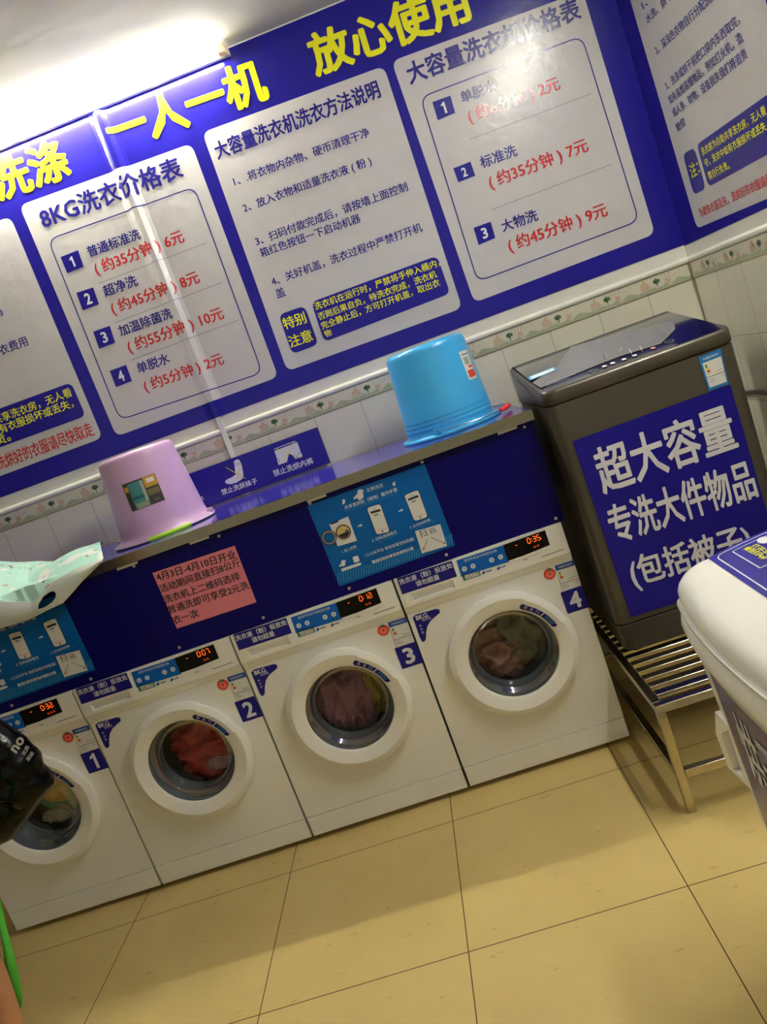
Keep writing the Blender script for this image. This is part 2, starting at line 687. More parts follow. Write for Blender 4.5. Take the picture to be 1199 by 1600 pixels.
def prices(name, corners, frame, title, rules, sq, digits, blue, red):
    pan = panel(name, corners, .035)
    mb = MB()
    ring(mb, [WB(*p, .0042) for p in frame], .045, .0045, NINK)
    text(mb, title[0], WB(*title[1], .0045), WB(*title[2], .0045), NINK, bold=.042, h=title[3])
    for s, a, b in blue:
        text(mb, s, WB(*a, .0045), WB(*b, .0045), NINK, bold=.032)
    o = mb.build('navy_lettering', pan)
    bump(o)
    mb = MB()
    for s, a, b in red:
        text(mb, s, WB(*a, .0045), WB(*b, .0045), RINK, bold=.03)
    bump(mb.build('red_lettering', pan))
    mb = MB()
    for a, b in rules:
        seg(mb, WB(*a, .0042), WB(*b, .0042), .0018, (0, -1, 0), GINK)
    bump(mb.build('ruled_line', pan))
    numbers(pan, sq, digits)
    bump(pan)
    return pan


prices('price_panel', [(30, 321), (299, 224), (435, 589), (182, 682)],
       [(74, 374), (304, 291), (411, 583), (187, 657)],
       ('8KG洗衣价格表', (69.5, 360), (289, 277), .088),
       [((154, 443), (323, 379.5)), ((179.4, 504.5), (347, 441.5)), ((203.4, 563.5), (371, 500.8))],
       [[(94.6, 401.6), (122, 390.8), (130.6, 416.6), (105, 426.9)], [(119.3, 457.5), (145.6, 449), (154.6, 475.2), (129.3, 485)],
        [(145.6, 518.3), (171.5, 509), (180, 535.4), (155, 545)], [(171.5, 579.5), (197, 570), (206.4, 595.3), (181.5, 605)]],
       '1234',
       [('普通标准洗', (140, 402.8), (222, 373)), ('超净洗', (165, 464.8), (217, 446)), ('加温除菌洗', (189.5, 526.2), (272, 496.2)),
        ('单脱水', (217.7, 584.6), (267.2, 567))],
       [('( 约35分钟 ) 6元', (153, 433.5), (291, 381)), ('( 约45分钟 ) 8元', (178.8, 495.3), (315.2, 444.4)),
        ('( 约55分钟 ) 10元', (204.5, 555.3), (353, 500.7)), ('( 约5分钟 ) 2元', (229.7, 616.2), (353, 571.5))])
prices('price_panel', [(612, 95.5), (911, -14), (1024, 365.5), (741.5, 473)],
       [(656, 151.5), (910, 55), (1000, 345.5), (746, 441)],
       ('大容量洗衣机价格表', (642, 133.8), (910.5, 29.5), .083),
       [((735, 217.5), (924.2, 146.3)), ((768.7, 327.7), (956.7, 256.5))],
       [[(676, 159.5), (704, 149.4), (711.5, 176.4), (684.5, 187.7)], [(708.6, 263), (735.3, 252.5), (743, 274.5), (716.5, 285)],
        [(740.3, 356), (767, 346.3), (774.3, 371.6), (748.3, 382.8)]],
       '123',
       [('单脱水', (723.5, 162.3), (778, 140.8)), ('标准洗', (753.7, 264.3), (810, 243.2)), ('大物洗', (786.7, 363.6), (842.5, 344.2))],
       [('( 约6分钟 ) 2元', (736, 197), (878.5, 143)), ('( 约35分钟 ) 7元', (768.7, 299.2), (922.5, 239.5)),
        ('( 约45分钟 ) 9元', (798.7, 398), (952.4, 340))])

# washing instructions
pan = panel('instruction_panel', [(316, 207), (600, 103), (722.5, 481.5), (449, 580)], .035)
mb = MB()
text(mb, '大容量洗衣机洗衣方法说明', WB(341.3, 251, T3), WB(597, 152, T3), NINK, bold=.042, h=.070)
for s, a, b in (('1、.将衣物内杂物、硬币清理干净', (367.6, 291.2), (579, 213)), ('2、放入衣物和适量洗衣液 ( 粉 )', (383.3, 335), (583, 260)),
                ('3、扫码付款完成后，请按墙上面控制', (402, 385), (639, 298.2)), ('箱红色按钮一下启动机器', (409.2, 402.9), (565, 347)),
                ('4、关好机盖，洗衣过程中严禁打开机', (426.9, 447.8), (661.5, 361.6)), ('盖', (433.6, 466.8), (447.6, 461.8))):
    text(mb, s, WB(*a, T3), WB(*b, T3), NINK, bold=.024)
FAINT = mat('faint_print', (204, 202, 200), .2)
for c in ([(356, 276), (600, 186), (622, 250), (376, 340)], [(384, 350), (628, 260), (655, 345), (412, 434)], [(418, 430), (650, 345), (672, 395), (440, 480)]):
    ring(mb, [WB(*p, .0038) for p in c], .03, .0014, FAINT)
mb.build('navy_lettering', pan)


def note(pan, c1, t1, c2, t2, d=.0042):
    mb = MB()
    mb.poly(rpoly([WB(*p, d) for p in c1], .028), NAVY)
    for s, a, b in t1:
        text(mb, s, WB(*a, d + .0012), WB(*b, d + .0012), YINK, bold=.03)
    mb.build('notice_box', pan)
    mb = MB()
    mb.poly(rpoly([WB(*p, d) for p in c2], .028), NAVY)
    for s, a, b in t2:
        text(mb, s, WB(*a, d + .0012), WB(*b, d + .0012), YINK, bold=.022)
    mb.build('notice_box', pan)


note(pan, [(435.5, 491.8), (476, 477.5), (498, 538), (457, 553.5)], [('特别', (445.5, 515.8), (480.5, 504)), ('注意', (454.6, 544), (490.6, 531.6))],
     [(486.5, 472), (683, 399.5), (704, 458.5), (507, 534.5)],
     [('洗衣机在运行时，严禁将手伸入桶内，', (493.6, 485.4), (689, 415.5)), ('否则后果自负，待洗衣完成，洗衣机', (499, 501.2), (684, 433.4)),
      ('完全静止后，方可打开机盖，取出衣', (504.2, 515.5), (689, 446.6)), ('物', (509.6, 527.8), (519.8, 523.7))])

# leftmost panel, cut by the picture edge
pan = panel('instruction_panel', [(-250, 440), (16, 338), (160.5, 684), (-110, 785)], .035)
mb = MB()
text(mb, '衣费用', WB(0 + 2, 556, T3), WB(45.4, 539.3, T3), NINK, bold=.024)
text(mb, '码', WB(-8, 498, T3), WB(6.2, 492.6, T3), NINK, bold=.024)
text(mb, '付', WB(-13, 619, T3), WB(1, 613, T3), NINK, bold=.024)
mb.build('navy_lettering', pan)
mb = MB()
text(mb, '丢失，洗烘好的衣服请尽快取走', WB(-40, 750, T3), WB(149, 680, T3), RINK, bold=.025, h=.062)
mb.build('red_lettering', pan)
mb = MB()
mb.poly(rpoly([WB(*p, .0042) for p in [(-90, 671), (111, 597.5), (134, 650), (-66, 723)]], .028), NAVY)
for s, a, b in (('洗衣房为自助共享洗衣房，无人看', (-88, 694.5), (114.2, 619)), ('守，洗衣中如有衣服损坏或丢失，', (-80, 708), (116.5, 636.5)), ('需自行负责。', (-72, 721.5), (18.5, 688.5))):
    text(mb, s, WB(*a, .0054), WB(*b, .0054), YINK, bold=.022)
mb.build('notice_box', pan)

# the banner carries on round the corner along the right wall
mb = MB()
mb.box(X - .0025, X - .0005, -1.6, W - .0026, 1.580, 2.896, NAVY)
BAN2 = tag(mb.build('wall_banner'), 'navy printed banner on the right wall with a small-print washing notice', 'banner')
pan = panel('instruction_panel', [(950, -120), (1121, -330), (1262, 284), (1089.5, 357)], .03, WR)
mb = MB()


def tr(s, a, b, up, m=NINK, bold=.022, ref=None, d=.0045, mb=None):
    A = WR(*a, d)
    text(mb, s, A, WR(*b, d), m, up=WR(*up, d) - A, bold=bold, ref=ref)


tr('1、宜机洗的衣物', (1006, 16), (1046, -28), (1001, 3), ref='1、宜机', mb=mb)
tr('水洗、烘干自选', (1012.5, 38.5), (1043, 6.5), (1008, 25), ref='水洗、烘', mb=mb)
tr('2、深浅色衣物自行分配洗涤', (1027, 86.5), (1104, 12), (1022, 73), ref='2、深浅色衣物自行分配', mb=mb)
tr('3、洗涤或烘干前把口袋内东西取完，', (1043, 142.5), (1158, 37), (1038, 129), mb=mb)
tr('如有易燃易爆物品，例如打火机，造', (1048.5, 164), (1163.5, 64.5), (1043, 151), mb=mb)
tr('成人身、财物、设备损失我们将追责', (1054, 184), (1170, 90), (1049, 171), mb=mb)
tr('赔偿', (1059.5, 206.5), (1072.5, 195.5), (1055, 194), mb=mb)
mb.build('navy_lettering', pan)
mb = MB()
tr('为避免衣服丢失，洗烘好的衣服请尽快取走', (1095.2, 340.5), (1199, 291), (1090.8, 326.5), RINK, .02, ref='为避免衣服丢失，洗烘好的衣服请', mb=mb)
mb.build('red_lettering', pan)
mb = MB()
mb.poly(rpoly([WR(*p, .0042) for p in [(1067.5, 241), (1085, 230.5), (1103, 295), (1084.5, 304.5)]], .028), NAVY)
tr('注：', (1081.6, 279.6), (1095, 270), (1075.6, 258.6), YINK, .03, d=.0054, mb=mb)
mb.build('notice_box', pan)
mb = MB()
mb.poly(rpoly([WR(*p, .0042) for p in [(1089, 226), (1250, 112), (1268, 204), (1107.5, 292)]], .028), NAVY)
tr('洗衣房为自助共享洗衣房，无人看', (1098.3, 244.3), (1199, 179), (1094.5, 231.5), YINK, .02, d=.0054, mb=mb)
tr('守，洗衣中如有衣服损坏或丢失，', (1103.6, 262), (1199, 203.5), (1099.8, 249.5), YINK, .02, ref='守，洗衣中如有衣服损坏或丢失', d=.0054, mb=mb)
tr('需自行负责。', (1109.2, 281.6), (1141.6, 263.5), (1105.2, 269), YINK, .02, d=.0054, mb=mb)
mb.build('notice_box', pan)

# small navy sign that stands on the cabinet against the tiles
mb = MB()
sx0, sx1 = .985, 1.6745
mb.box(sx0, sx1, W - .0185, W - .0160, 1.2435, 1.4035, NAVY)
SG = tag(mb.build('prohibition_sign'), 'small navy sign with sock and underpants pictograms behind the purple bucket', 'sign')


def WS(px, py):
    return on(px, py, 1, W - .0197)


mb = MB()
for s, a, b in (('禁止洗烘袜子', (348, 774), (403.5, 755)), ('禁止洗烘内裤', (429, 745), (491, 724)), ('禁止洗烘鞋子', (266, 803), (321.5, 783.5))):
    text(mb, s, WS(*a), WS(*b), WINK, bold=.03)
mb.build('lettering', SG)
mb = MB()
mb.poly([WS(*p) for p in [(365.5, 721), (370, 717.8), (374, 718.5), (377.5, 725), (380.5, 741.5), (379, 748), (371, 753.5), (361, 756.5), (354, 756), (351.5, 752.5), (355, 749), (363, 745.5), (368.5, 741), (366.5, 728)]], WINK)
for a, b in (((366, 725.5), (377, 722)), ((366.8, 728), (377.5, 724.8))):
    seg(mb, WS(*a) + Vector((0, -.0004, 0)), WS(*b) + Vector((0, -.0004, 0)), .0015, (0, -1, 0), NINK)
for a, b in (((352.5, 730), (384, 747.5)), ((375.5, 729), (369, 746))):
    seg(mb, WS(*a) + Vector((0, -.0007, 0)), WS(*b) + Vector((0, -.0007, 0)), .0028, (0, -1, 0), YINK)
mb.build('sock_pictogram', SG)
mb = MB()
mb.poly([WS(*p) for p in [(428, 701.5), (460.5, 689), (465, 692), (473, 713), (462, 717), (457.5, 711.5), (451.5, 709), (448.5, 722), (435.5, 726.5), (431.5, 712)]], WINK)
for a, b, w_ in (((428.5, 703.5), (461.5, 691), .006), ((437.5, 722.5), (434, 715), .002), ((470, 704.5), (463, 715), .002)):
    seg(mb, WS(*a) + Vector((0, -.0004, 0)), WS(*b) + Vector((0, -.0004, 0)), w_, (0, -1, 0), NINK)
for a, b in (((433, 701.5), (471, 715.5)), ((459, 690.5), (443.5, 723))):
    seg(mb, WS(*a) + Vector((0, -.0007, 0)), WS(*b) + Vector((0, -.0007, 0)), .003, (0, -1, 0), YINK)
mb.build('underpants_pictogram', SG)
mb = MB()
mb.poly([WS(*p) for p in [(272, 778), (280, 764), (286, 766), (290, 772), (303, 772), (305, 778), (276, 788)]], WINK)
seg(mb, WS(276, 762) + Vector((0, -.0007, 0)), WS(303, 786) + Vector((0, -.0007, 0)), .003, (0, -1, 0), YINK)
mb.build('shoe_pictogram', SG)

# ------------------------------------------------------------------ long cabinet over the machines
ZPB, ZPT = .8425, 1.203
CX0, CX1 = -.06, 2.438
PANELM = mat('navy_acrylic', (12, 6, 92), .4, spec=.12)
TOPM = mat('navy_vinyl', (58, 52, 150), .13)
CAB = thing('wall_cabinet', 'long navy cabinet with steel edged top built over the four washing machines', 'cabinet', (CX0, 0, 0))
mb = MB()
mb.box(CX0, CX1, -.004, .006, ZPB, ZPT, PANELM)
mb.build('front_panel', CAB, bevel=.001)
mb = MB()
mb.box(CX0, CX1, .000, W - .012, 1.206, ZC, TOPM)
mb.build('top_shelf', CAB)
mb = MB()
mb.prism([(CX0 - .004, y, z) for y, z in ((-.020, ZPT - .002), (-.020, ZC + .001), (.012, ZC + .001), (.012, ZC), (-.016, ZC - .004), (-.016, ZPT - .002))], (CX1 - CX0 + .008, 0, 0), mat('trim_steel', (146, 139, 116), .18, metal=1.0, var=.06, vscale=14))
fix_normals(mb.build('edge_trim', CAB))
mb = MB()
mb.box(CX0, CX1 - .002, .64, .655, .02, ZPB + .3, mat('board_dark', (60, 56, 52), .7))
mb.build('back_board', CAB)
for xx in (CX0 + .012, CX1 - .012):
    for yy in (.03, .62):
        mb = MB()
        mb.box(xx - .010, xx + .010, yy - .010, yy + .010, 0 if yy > .1 else ZPB, 1.206, STEEL)
        mb.build('post', CAB)
SCREW = mat('screw_metal', (190, 190, 200), .3, metal=1)
for p in ((484.4, 786.7), (659.6, 721.7), (697.6, 866.8), (545.8, 919.2), (411.4, 965), (342, 837.5), (209, 884.5), (280, 1011.6), (141.9, 1060.7), (18.6, 1102.3), (868.9, 810), (820.2, 666.7)):
    c = on(*p, 1, -.0045)
    mb = MB()
    mb.lathe([(.0058, 0), (.0058, .0012), (.0035, .0028), (.0001, .003)], c, 'y', SCREW, n=14)
    mb.build('screw', CAB, smooth=True)
for a, b in (((302, 863), (332, 852)), ((479, 780.5), (508, 769)), ((776, 671.5), (806, 662)), ((181, 885), (213, 874))):
    A, B = on(*a, 1, -.008), on(*b, 1, -.008)
    mb = MB()
    mb.box(A.x, B.x, -.010, -.005, ZPT - .012, ZPT - .003, WPAINT)
    mb.build('hanging_clip', CAB)


# ------------------------------------------------------------------ papers stuck on the cabinet front
def PF(px, py, d=.0065):
    return on(px, py, 1, -d)


PINK = mat('pink_paper', (226, 128, 142), .6)
mb = MB()
q = [PF(*p, .0046) for p in ((238.2, 895.3), (366.8, 852.6), (401, 940.9), (276.7, 982.2))]
mb.prism(q, (0, -.0006, 0), PINK)
NOTE = tag(fix_normals(mb.build('paper_notice')), 'pink paper notice with five black lines stuck on the navy cabinet front', 'notice')
mb = MB()
for s, a, b in (('4月3日-4月10日开业', (246.5, 909), (370.5, 872)), ('活动期间直接扫8公斤', (252.5, 927), (377.5, 884.5)), ('洗衣机上二维码选择', (258.8, 943.5), (377, 905.5)),
                ('普通洗即可享受2元洗', (265, 960), (391, 919.5)), ('衣一次', (272.5, 976), (312.5, 963.5))):
    text(mb, s, PF(*a, .0056), PF(*b, .0056), BINK, bold=.03)
mb.build('lettering', NOTE)

CYAN = mat('poster_blue', (0, 96, 168), .4, spec=.2, var=.06, vscale=5)
CYAN2 = mat('poster_blue_light', (58, 158, 206), .35)
POSTER_TXT = [('共享洗衣机（现场）操作步骤', (594 - .5, 0), None)]


def instruction_poster(label, dx):
    """local: measured on the right-hand poster, moved by dx along the cabinet"""
    D = Vector((dx, 0, 0))

    def Q(x, y, d=.0065):           # crop of the photograph at (480,720), 5 px per px
        return PF(480 + x / 4.996, 720 + y / 4.996, d) + D
    mb = MB()
    mb.prism([Q(*p, .0046) for p in ((0, 352), (918, 24), (1157, 660), (254, 980))], (0, -.0006, 0), CYAN)
    o = tag(fix_normals(mb.build('instruction_poster')), label, 'poster')
    mb = MB()
    for k in range(46):             # woven band along the lower edge
        t = k / 46
        h = .022 + .03 * abs(t - .55)
        a = Q(246 + 903 * t, 965 - 318 * t, .0058)
        seg(mb, a, a + Vector((.012, 0, h)), .0022, (0, -1, 0), CYAN2)
    mb.build('woven_band', o)
    mb = MB()
    text(mb, '企鹅洗衣', Q(468, 246), Q(600, 204), WINK, bold=.0)
    text(mb, '共享洗衣机（现场）操作步骤', Q(298, 384), Q(708, 237), WINK, bold=.02)
    text(mb, '1. 放入衣物', Q(276, 722), Q(388, 678), WINK, bold=.01)
    text(mb, '2. 扫码选择模式', Q(512, 636), Q(704, 566), WINK, bold=.01)
    text(mb, '3. 支付启动机器', Q(808, 532), Q(966, 468), WINK, bold=.01)
    text(mb, '（上公众平台 提前查看空闲机器）', Q(458, 752), Q(842, 620), WINK, bold=.01)
    text(mb, '微信扫码共享洗衣使用方便', Q(512, 806), Q(836, 694), WINK, bold=.05)
    for a, b in (((300, 396), (708, 252)), ((310, 716), (402, 686)), ((555, 642), (710, 572)), ((840, 536), (1005, 466)), ((610, 722), (720, 686))):
        seg(mb, Q(*a), Q(*b), .0011, (0, -1, 0), CYAN2)
    mb.build('lettering', o)
    mb = MB()                       # loudspeaker marks and arrows
    for pts in (((275, 305), (290, 298), (300, 316), (290, 338), (276, 340)), ((664, 178), (686, 158), (690, 192), (676, 198)),
                ((395, 508), (414, 500), (412, 492), (433, 500), (420, 516), (418, 508), (396, 518)), ((714, 390), (734, 382), (732, 374), (752, 382), (740, 398), (738, 390), (716, 400))):
        mb.poly([Q(*p) for p in pts], WINK)
    mb.build('arrow_print', o)
    mb = MB()                       # white bird emblem
    for pts in (((395, 232), (412, 222), (438, 226), (444, 236), (436, 250), (442, 280), (430, 298), (404, 302), (384, 290), (392, 262)),
                ((390, 258), (362, 292), (368, 302), (392, 286)), ((404, 300), (420, 300), (418, 308), (402, 308)),
                ((268, 780), (284, 774), (306, 778), (296, 792), (300, 812), (280, 826), (264, 816)), ((268, 800), (248, 822), (262, 830))):
        mb.poly([Q(*p) for p in pts], WINK)
    mb.poly([Q(*p, .0071) for p in ((420, 236), (444, 234), (436, 242))], OCHRE)
    mb.poly(rpoly([Q(*p) for p in ((354, 752), (396, 738), (412, 782), (370, 798))], .004), WINK)
    mb.poly(rpoly([Q(*p) for p in ((264, 844), (420, 792), (426, 812), (272, 866))], .005), WINK)
    mb.build('emblem', o)
    mb = MB()                       # washing machine picture with its open door
    mb.poly([Q(*p) for p in ((174, 496), (320, 434), (390, 624), (240, 668))], PAPER)
    mb.poly([Q(*p, .0070) for p in ((174, 496), (320, 434), (334, 470), (190, 526))], WINK)
    mb.poly([Q(*p, .0073) for p in ((182, 488), (242, 462), (246, 476), (188, 500))], BINK)

    def disc(c, r, m, d):
        C = Q(*c, d)
        mb.poly([C + Vector((r * cos(t * pi / 12), 0, r * sin(t * pi / 12))) for t in range(24)], m)
    disc((284, 556), .0262, mat('brown_print', (92, 70, 56), .5), .0073)
    disc((284, 556), .0215, mat('sand_print', (222, 190, 120), .5), .0077)
    C = Q(284, 556, .0081)
    mb.poly([C + Vector((.0205 * cos(a), 0, .0205 * sin(a))) for a in [pi + .25 + k * (pi - .3) / 10 for k in range(11)]], BINK)
    mb.poly([C + Vector((.004, -.0003, -.001)), C + Vector((.019, -.0003, -.001)), C + Vector((.012, -.0003, .007))], SGREEN)
    disc((172, 600), .0265, mat('brown_print', (92, 70, 56), .5), .0079)
    disc((172, 600), .0225, mat('grey_print', (160, 160, 160), .5), .0083)
    disc((172, 600), .0185, BINK, .0087)
    disc((172, 600), .0150, CYAN, .0091)
    mb.build('machine_picture', o)
    for c in (((462, 366), (572, 332), (650, 556), (542, 580)), ((754, 268), (868, 222), (946, 440), (838, 476))):
        mb = MB()
        cs = [Q(*p) for p in c]
        mb.poly(rpoly(cs, .010), BINK)
        cs2 = [p + Vector((0, -.0004, 0)) for p in inset(cs, .0016)]
        mb.poly(rpoly(cs2, .009), PAPER)
        tl, trr, br, bl = [p + Vector((0, -.0004, 0)) for p in cs2]

        def bil(u, v):
            return (tl * (1 - u) + trr * u) * (1 - v) + (bl * (1 - u) + br * u) * v
        mb.poly([bil(.14, .16), bil(.88, .16), bil(.88, .24), bil(.14, .24)], BINK)
        mb.poly([bil(.10, .85), bil(.92, .85), bil(.92, .862), bil(.10, .862)], SRED)
        mb.poly([bil(.44, .9), bil(.56, .9), bil(.56, .96), bil(.44, .96)], GINK)
        mb.poly([bil(.38, .1), bil(.62, .1), bil(.62, .115), bil(.38, .115)], GINK)
        mb.poly([bil(.30, .3), bil(.62, .3), bil(.62, .34), bil(.30, .34)], GINK)
        mb.build('phone_picture', o)
    # the white paper note stuck on the poster's corner
    mb = MB()
    mb.prism([Q(*p, .0066) for p in ((842, 550), (1040, 494), (1094, 664), (898, 722))], (0, -.0006, 0), PAPER)
    return o, mb, Q


NOTES = (('small white handwritten note on the instruction poster between machines 3 and 4', 0.0),
         ('small white handwritten note on the instruction poster under the mint bag', -1.3475))
for lab, (nl, dx) in zip(('blue washing instruction poster on the cabinet above machine 3', 'blue washing instruction poster at the left, partly under the mint plastic bag'), NOTES):
    o, mb, Q = instruction_poster(lab, dx)
    n = tag(fix_normals(mb.build('paper_note')), nl, 'note')
    mb = MB()
    text(mb, '扫', Q(888, 600, .0078), Q(942, 582, .0078), BINK, bold=0)
    text(mb, '码', Q(966, 576, .0078), Q(1010, 560, .0078), BINK, bold=0)
    for a, b in (((940, 612), (906, 700)), ((966, 598), (1082, 646)), ((906, 700), (906, 672)), ((906, 700), (928, 684)), ((1082, 646), (1060, 648)), ((1082, 646), (1072, 622))):
        seg(mb, Q(*a, .0078), Q(*b, .0078), .0016, (0, -1, 0), BINK if a[1] < 650 else SRED)
    mb.build('handwriting', n)

# ------------------------------------------------------------------ front-loading washing machines
MW = .5985                                      # body width
DC = (.3045, .4565)                             # door centre (x, z) within a machine
KP = .0135                                      # the control panel stands this far proud
M4 = Vector((3 * P, 0, 0))


def F(px, py, d=.0012):
    """point on machine 4's front (d metres proud of it) seen at this place, brought to machine 1"""
    return on(px, py, 1, -d) - M4


def K(px, py, d=KP + .0010):
    return on(px, py, 1, -d) - M4


def front_plate(mb, x0, x1, z0, z1, c, r, y, m, n=64):
    ins, outs = [], []
    for i in range(n):
        a = 2 * pi * i / n + pi / 4
        dx, dz = cos(a), sin(a)
        ins.append(Vector((c[0] + r * dx, y, c[1] + r * dz)))
        tx = ((x1 - c[0]) / dx if dx > 0 else (x0 - c[0]) / dx) if abs(dx) > 1e-6 else 9
        tz = ((z1 - c[1]) / dz if dz > 0 else (z0 - c[1]) / dz) if abs(dz) > 1e-6 else 9
        t = min(tx, tz)
        outs.append(Vector((c[0] + t * dx, y, c[1] + t * dz)))
    for q in ((x0, z0), (x1, z0), (x1, z1), (x0, z1)):      # snap the nearest outline point to each corner
        v = Vector((q[0], y, q[1]))
        k = min(range(n), key=lambda i: (outs[i] - v).length)
        outs[k] = v
    mb.add(ins + outs, [(i, (i + 1) % n, n + (i + 1) % n, n + i) for i in range(n)], m)


def digits7(mb, s, x, z, h, y, m):
    w = h * .52
    t = h * .10
    SEG = {'a': ((0, 1), (1, 1)), 'b': ((1, .5), (1, 1)), 'c': ((1, 0), (1, .5)), 'd': ((0, 0), (1, 0)), 'e': ((0, 0), (0, .5)), 'f': ((0, .5), (0, 1)), 'g': ((0, .5), (1, .5))}
    ON = {'0': 'abcdef', '1': 'bc', '2': 'abged', '3': 'abgcd', '5': 'afgcd', '7': 'abc'}
    for ch in s:
        if ch == ':':
            for zz in (.3, .7):
                mb.poly([(x + t * a, y, z + h * zz + t * b) for a, b in ((-.5, -.5), (.5, -.5), (.5, .5), (-.5, .5))], m)
            x += w * .45
            continue
        for g in ON[ch]:
            (a, b), (c, d) = SEG[g]
            p0, p1 = Vector((x + a * w, y, z + b * h)), Vector((x + c * w, y, z + d * h))
            e = (p1 - p0).normalized() * t * .55
            seg(mb, p0 + e, p1 - e, t, (0, -1, 0), m)
        x += w * 1.55
    return x


def make_machine():
    t = thing('washing_machine', '', 'washing machine', (0, 0, 0), 'row of white front loading washing machines')
    x0, x1, z0, z1 = 0.0, MW, .020, .840
    mb = MB()
    front_plate(mb, x0, x1, .096, .705, DC, .168, 0, ENAMEL)
    mb.add([(x0, 0, z0), (x0, .585, z0), (x0, .585, z1), (x0, 0, z1), (x1, 0, z0), (x1, .585, z0), (x1, .585, z1), (x1, 0, z1)],
           [(0, 1, 2, 3), (4, 7, 6, 5), (1, 5, 6, 2), (3, 2, 6, 7), (0, 4, 5, 1)], ENAMEL)
    mb.add([(x0, 0, .705), (x1, 0, .705), (x1, 0, z1), (x0, 0, z1)], [(0, 1, 2, 3)], ENAMEL)
    mb.add([(x0, .004, .0), (x1, .004, .0)], [], ENAMEL)
    mb.v = mb.v[:-2]
    body = mb.build('body', t)
    mb = MB()
    mb.box(x0 + .001, x1 - .001, -.0015, .004, z0, .0945, ENAMEL)
    mb.build('kick_plate', t, bevel=.001)
    for fx in (x0 + .05, x1 - .05):
        for fy in (.06, .53):
            mb = MB()
            mb.lathe([(.0001, 0), (.022, 0), (.022, .008), (.012, .010), (.012, .018)], (fx, fy, 0), 'z', DARKGAP, n=16)
            mb.build('foot', t)
    # control panel: flat face with a sloping lower edge
    mb = MB()
    pf = ((0, .706), (-.003, .7075), (-KP, .734), (-KP, .842), (0, .842))
    for xa, xb in ((x0, .0115), (.2145, MW)):
        mb.prism([(xa, y, z) for y, z in pf], (xb - xa, 0, 0), ENAMEL2)
    mb.prism([(.0115, y, z) for y, z in ((0, .706), (-.003, .7075), (-KP, .734), (-KP, .7352), (0, .7352))], (.203, 0, 0), ENAMEL2)
    cp = fix_normals(mb.build('control_panel', t))
    # detergent drawer with its finger recess
    dz0, dz1 = .7356, .8405
    rl, rr, rb, rt = F(643, 930).x, F(708, 907).x, .746, .7755
    mb = MB()
    y = -KP - .0022
    dx0, dx1 = .012, .214
    for a, b, c, d in ((dx0, dx1, rt, dz1), (dx0, dx1, dz0, rb), (dx0, rl, rb, rt), (rr, dx1, rb, rt)):
        mb.poly([(a, y, c), (b, y, c), (b, y, d), (a, y, d)], ENAMEL2)
    yb = -.0008
    mb.poly([(rl + .004, yb, rb + .002), (rr - .004, yb, rb + .002), (rr - .004, yb, rt), (rl + .004, yb, rt)], ENAMEL2)
    o4 = [(rl, y, rb), (rr, y, rb), (rr, y, rt), (rl, y, rt)]
    i4 = [(rl + .004, yb, rb + .002), (rr - .004, yb, rb + .002), (rr - .004, yb, rt), (rl + .004, yb, rt)]
    mb.add(o4 + i4, [(i, (i + 1) % 4, 4 + (i + 1) % 4, 4 + i) for i in range(4)], ENAMEL2)
    e4 = [(dx0, y, dz0), (dx1, y, dz0), (dx1, y, dz1), (dx0, y, dz1)]
    mb.add(e4 + [(a, -.0004, c) for a, b, c in e4], [(i, (i + 1) % 4, 4 + (i + 1) % 4, 4 + i) for i in range(4)], ENAMEL2)
    dr = mb.build('detergent_drawer', t)
    mb = MB()
    q = [K(*p, KP + .0030) for p in ((620.5, 903.8), (706, 876.2), (714.6, 900.8), (628.9, 928.8))]
    mb.poly(q, STICK)
    text(mb, '洗衣液（粉）投放处', K(625.5, 914.5, KP + .0038), K(708.5, 887, KP + .0038), WINK, bold=.03)
    text(mb, '请勿超量', K(651.5, 917, KP + .0038), K(688, 905, KP + .0038), WINK, bold=.03)
    s = mb.build('drawer_sticker', dr)
    s['label'] = 'navy sticker with white lettering'
    # payment sticker
    mb = MB()
    mb.poly([K(*p) for p in ((713.4, 875.8), (786.3, 852), (794.8, 878.2), (721, 901.2))], SBLUE)
    text(mb, '使用手机支付享超低价格', K(726, 878.7, KP + .0018), K(777.5, 862, KP + .0018), WINK, bold=.0)
    for c in ((726, 889), (739.5, 884.5), (768.5, 875), (782.5, 870.3)):
        C = K(*c, KP + .0018)
        mb.poly([C + Vector((.0088 * cos(k * pi / 10), 0, .0088 * sin(k * pi / 10))) for k in range(20)], WINK)
        seg(mb, C + Vector((-.004, -.0004, .002)), C + Vector((.004, -.0004, .002)), .002, (0, -1, 0), SBLUE)
        seg(mb, C + Vector((-.003, -.0004, -.003)), C + Vector((.003, -.0004, -.003)), .002, (0, -1, 0), SBLUE)
    mb.build('payment_sticker', cp)
    mb = MB()
    mb.poly([K(*p) for p in ((721.5, 898), (748.5, 889.5), (752, 899), (725, 907.8))], SGREEN)
    mb.poly([K(*p, KP + .0016) for p in ((726, 899.5), (747.5, 893), (749.5, 898.5), (728, 905.5))], PAPER)
    text(mb, '以此为准', K(728.5, 904.5, KP + .0020), K(748.3, 897.6, KP + .0020), BINK, bold=.0)
    for c, w_ in (((753, 895.5), 16), ((776.5, 888.5), 14)):
        mb.poly([K(c[0], c[1], KP + .0012), K(c[0] + 4, c[1] - 4, KP + .0012), K(c[0] + 6, c[1] - 1, KP + .0012), K(c[0] + 2, c[1] + 2.5, KP + .0012)], EBLUE)
        seg(mb, K(c[0] + 7, c[1] - 2, KP + .0012), K(c[0] + w_, c[1] - 5, KP + .0012), .0035, (0, -1, 0), EBLUE)
    mb.build('brand_label', cp)
    # display
    mb = MB()
    dq = [K(*p, KP + .0012) for p in ((786.3, 851.7), (852, 828.2), (859.6, 851.4), (794.5, 878.2))]
    mb.poly(dq, BLACKGL)
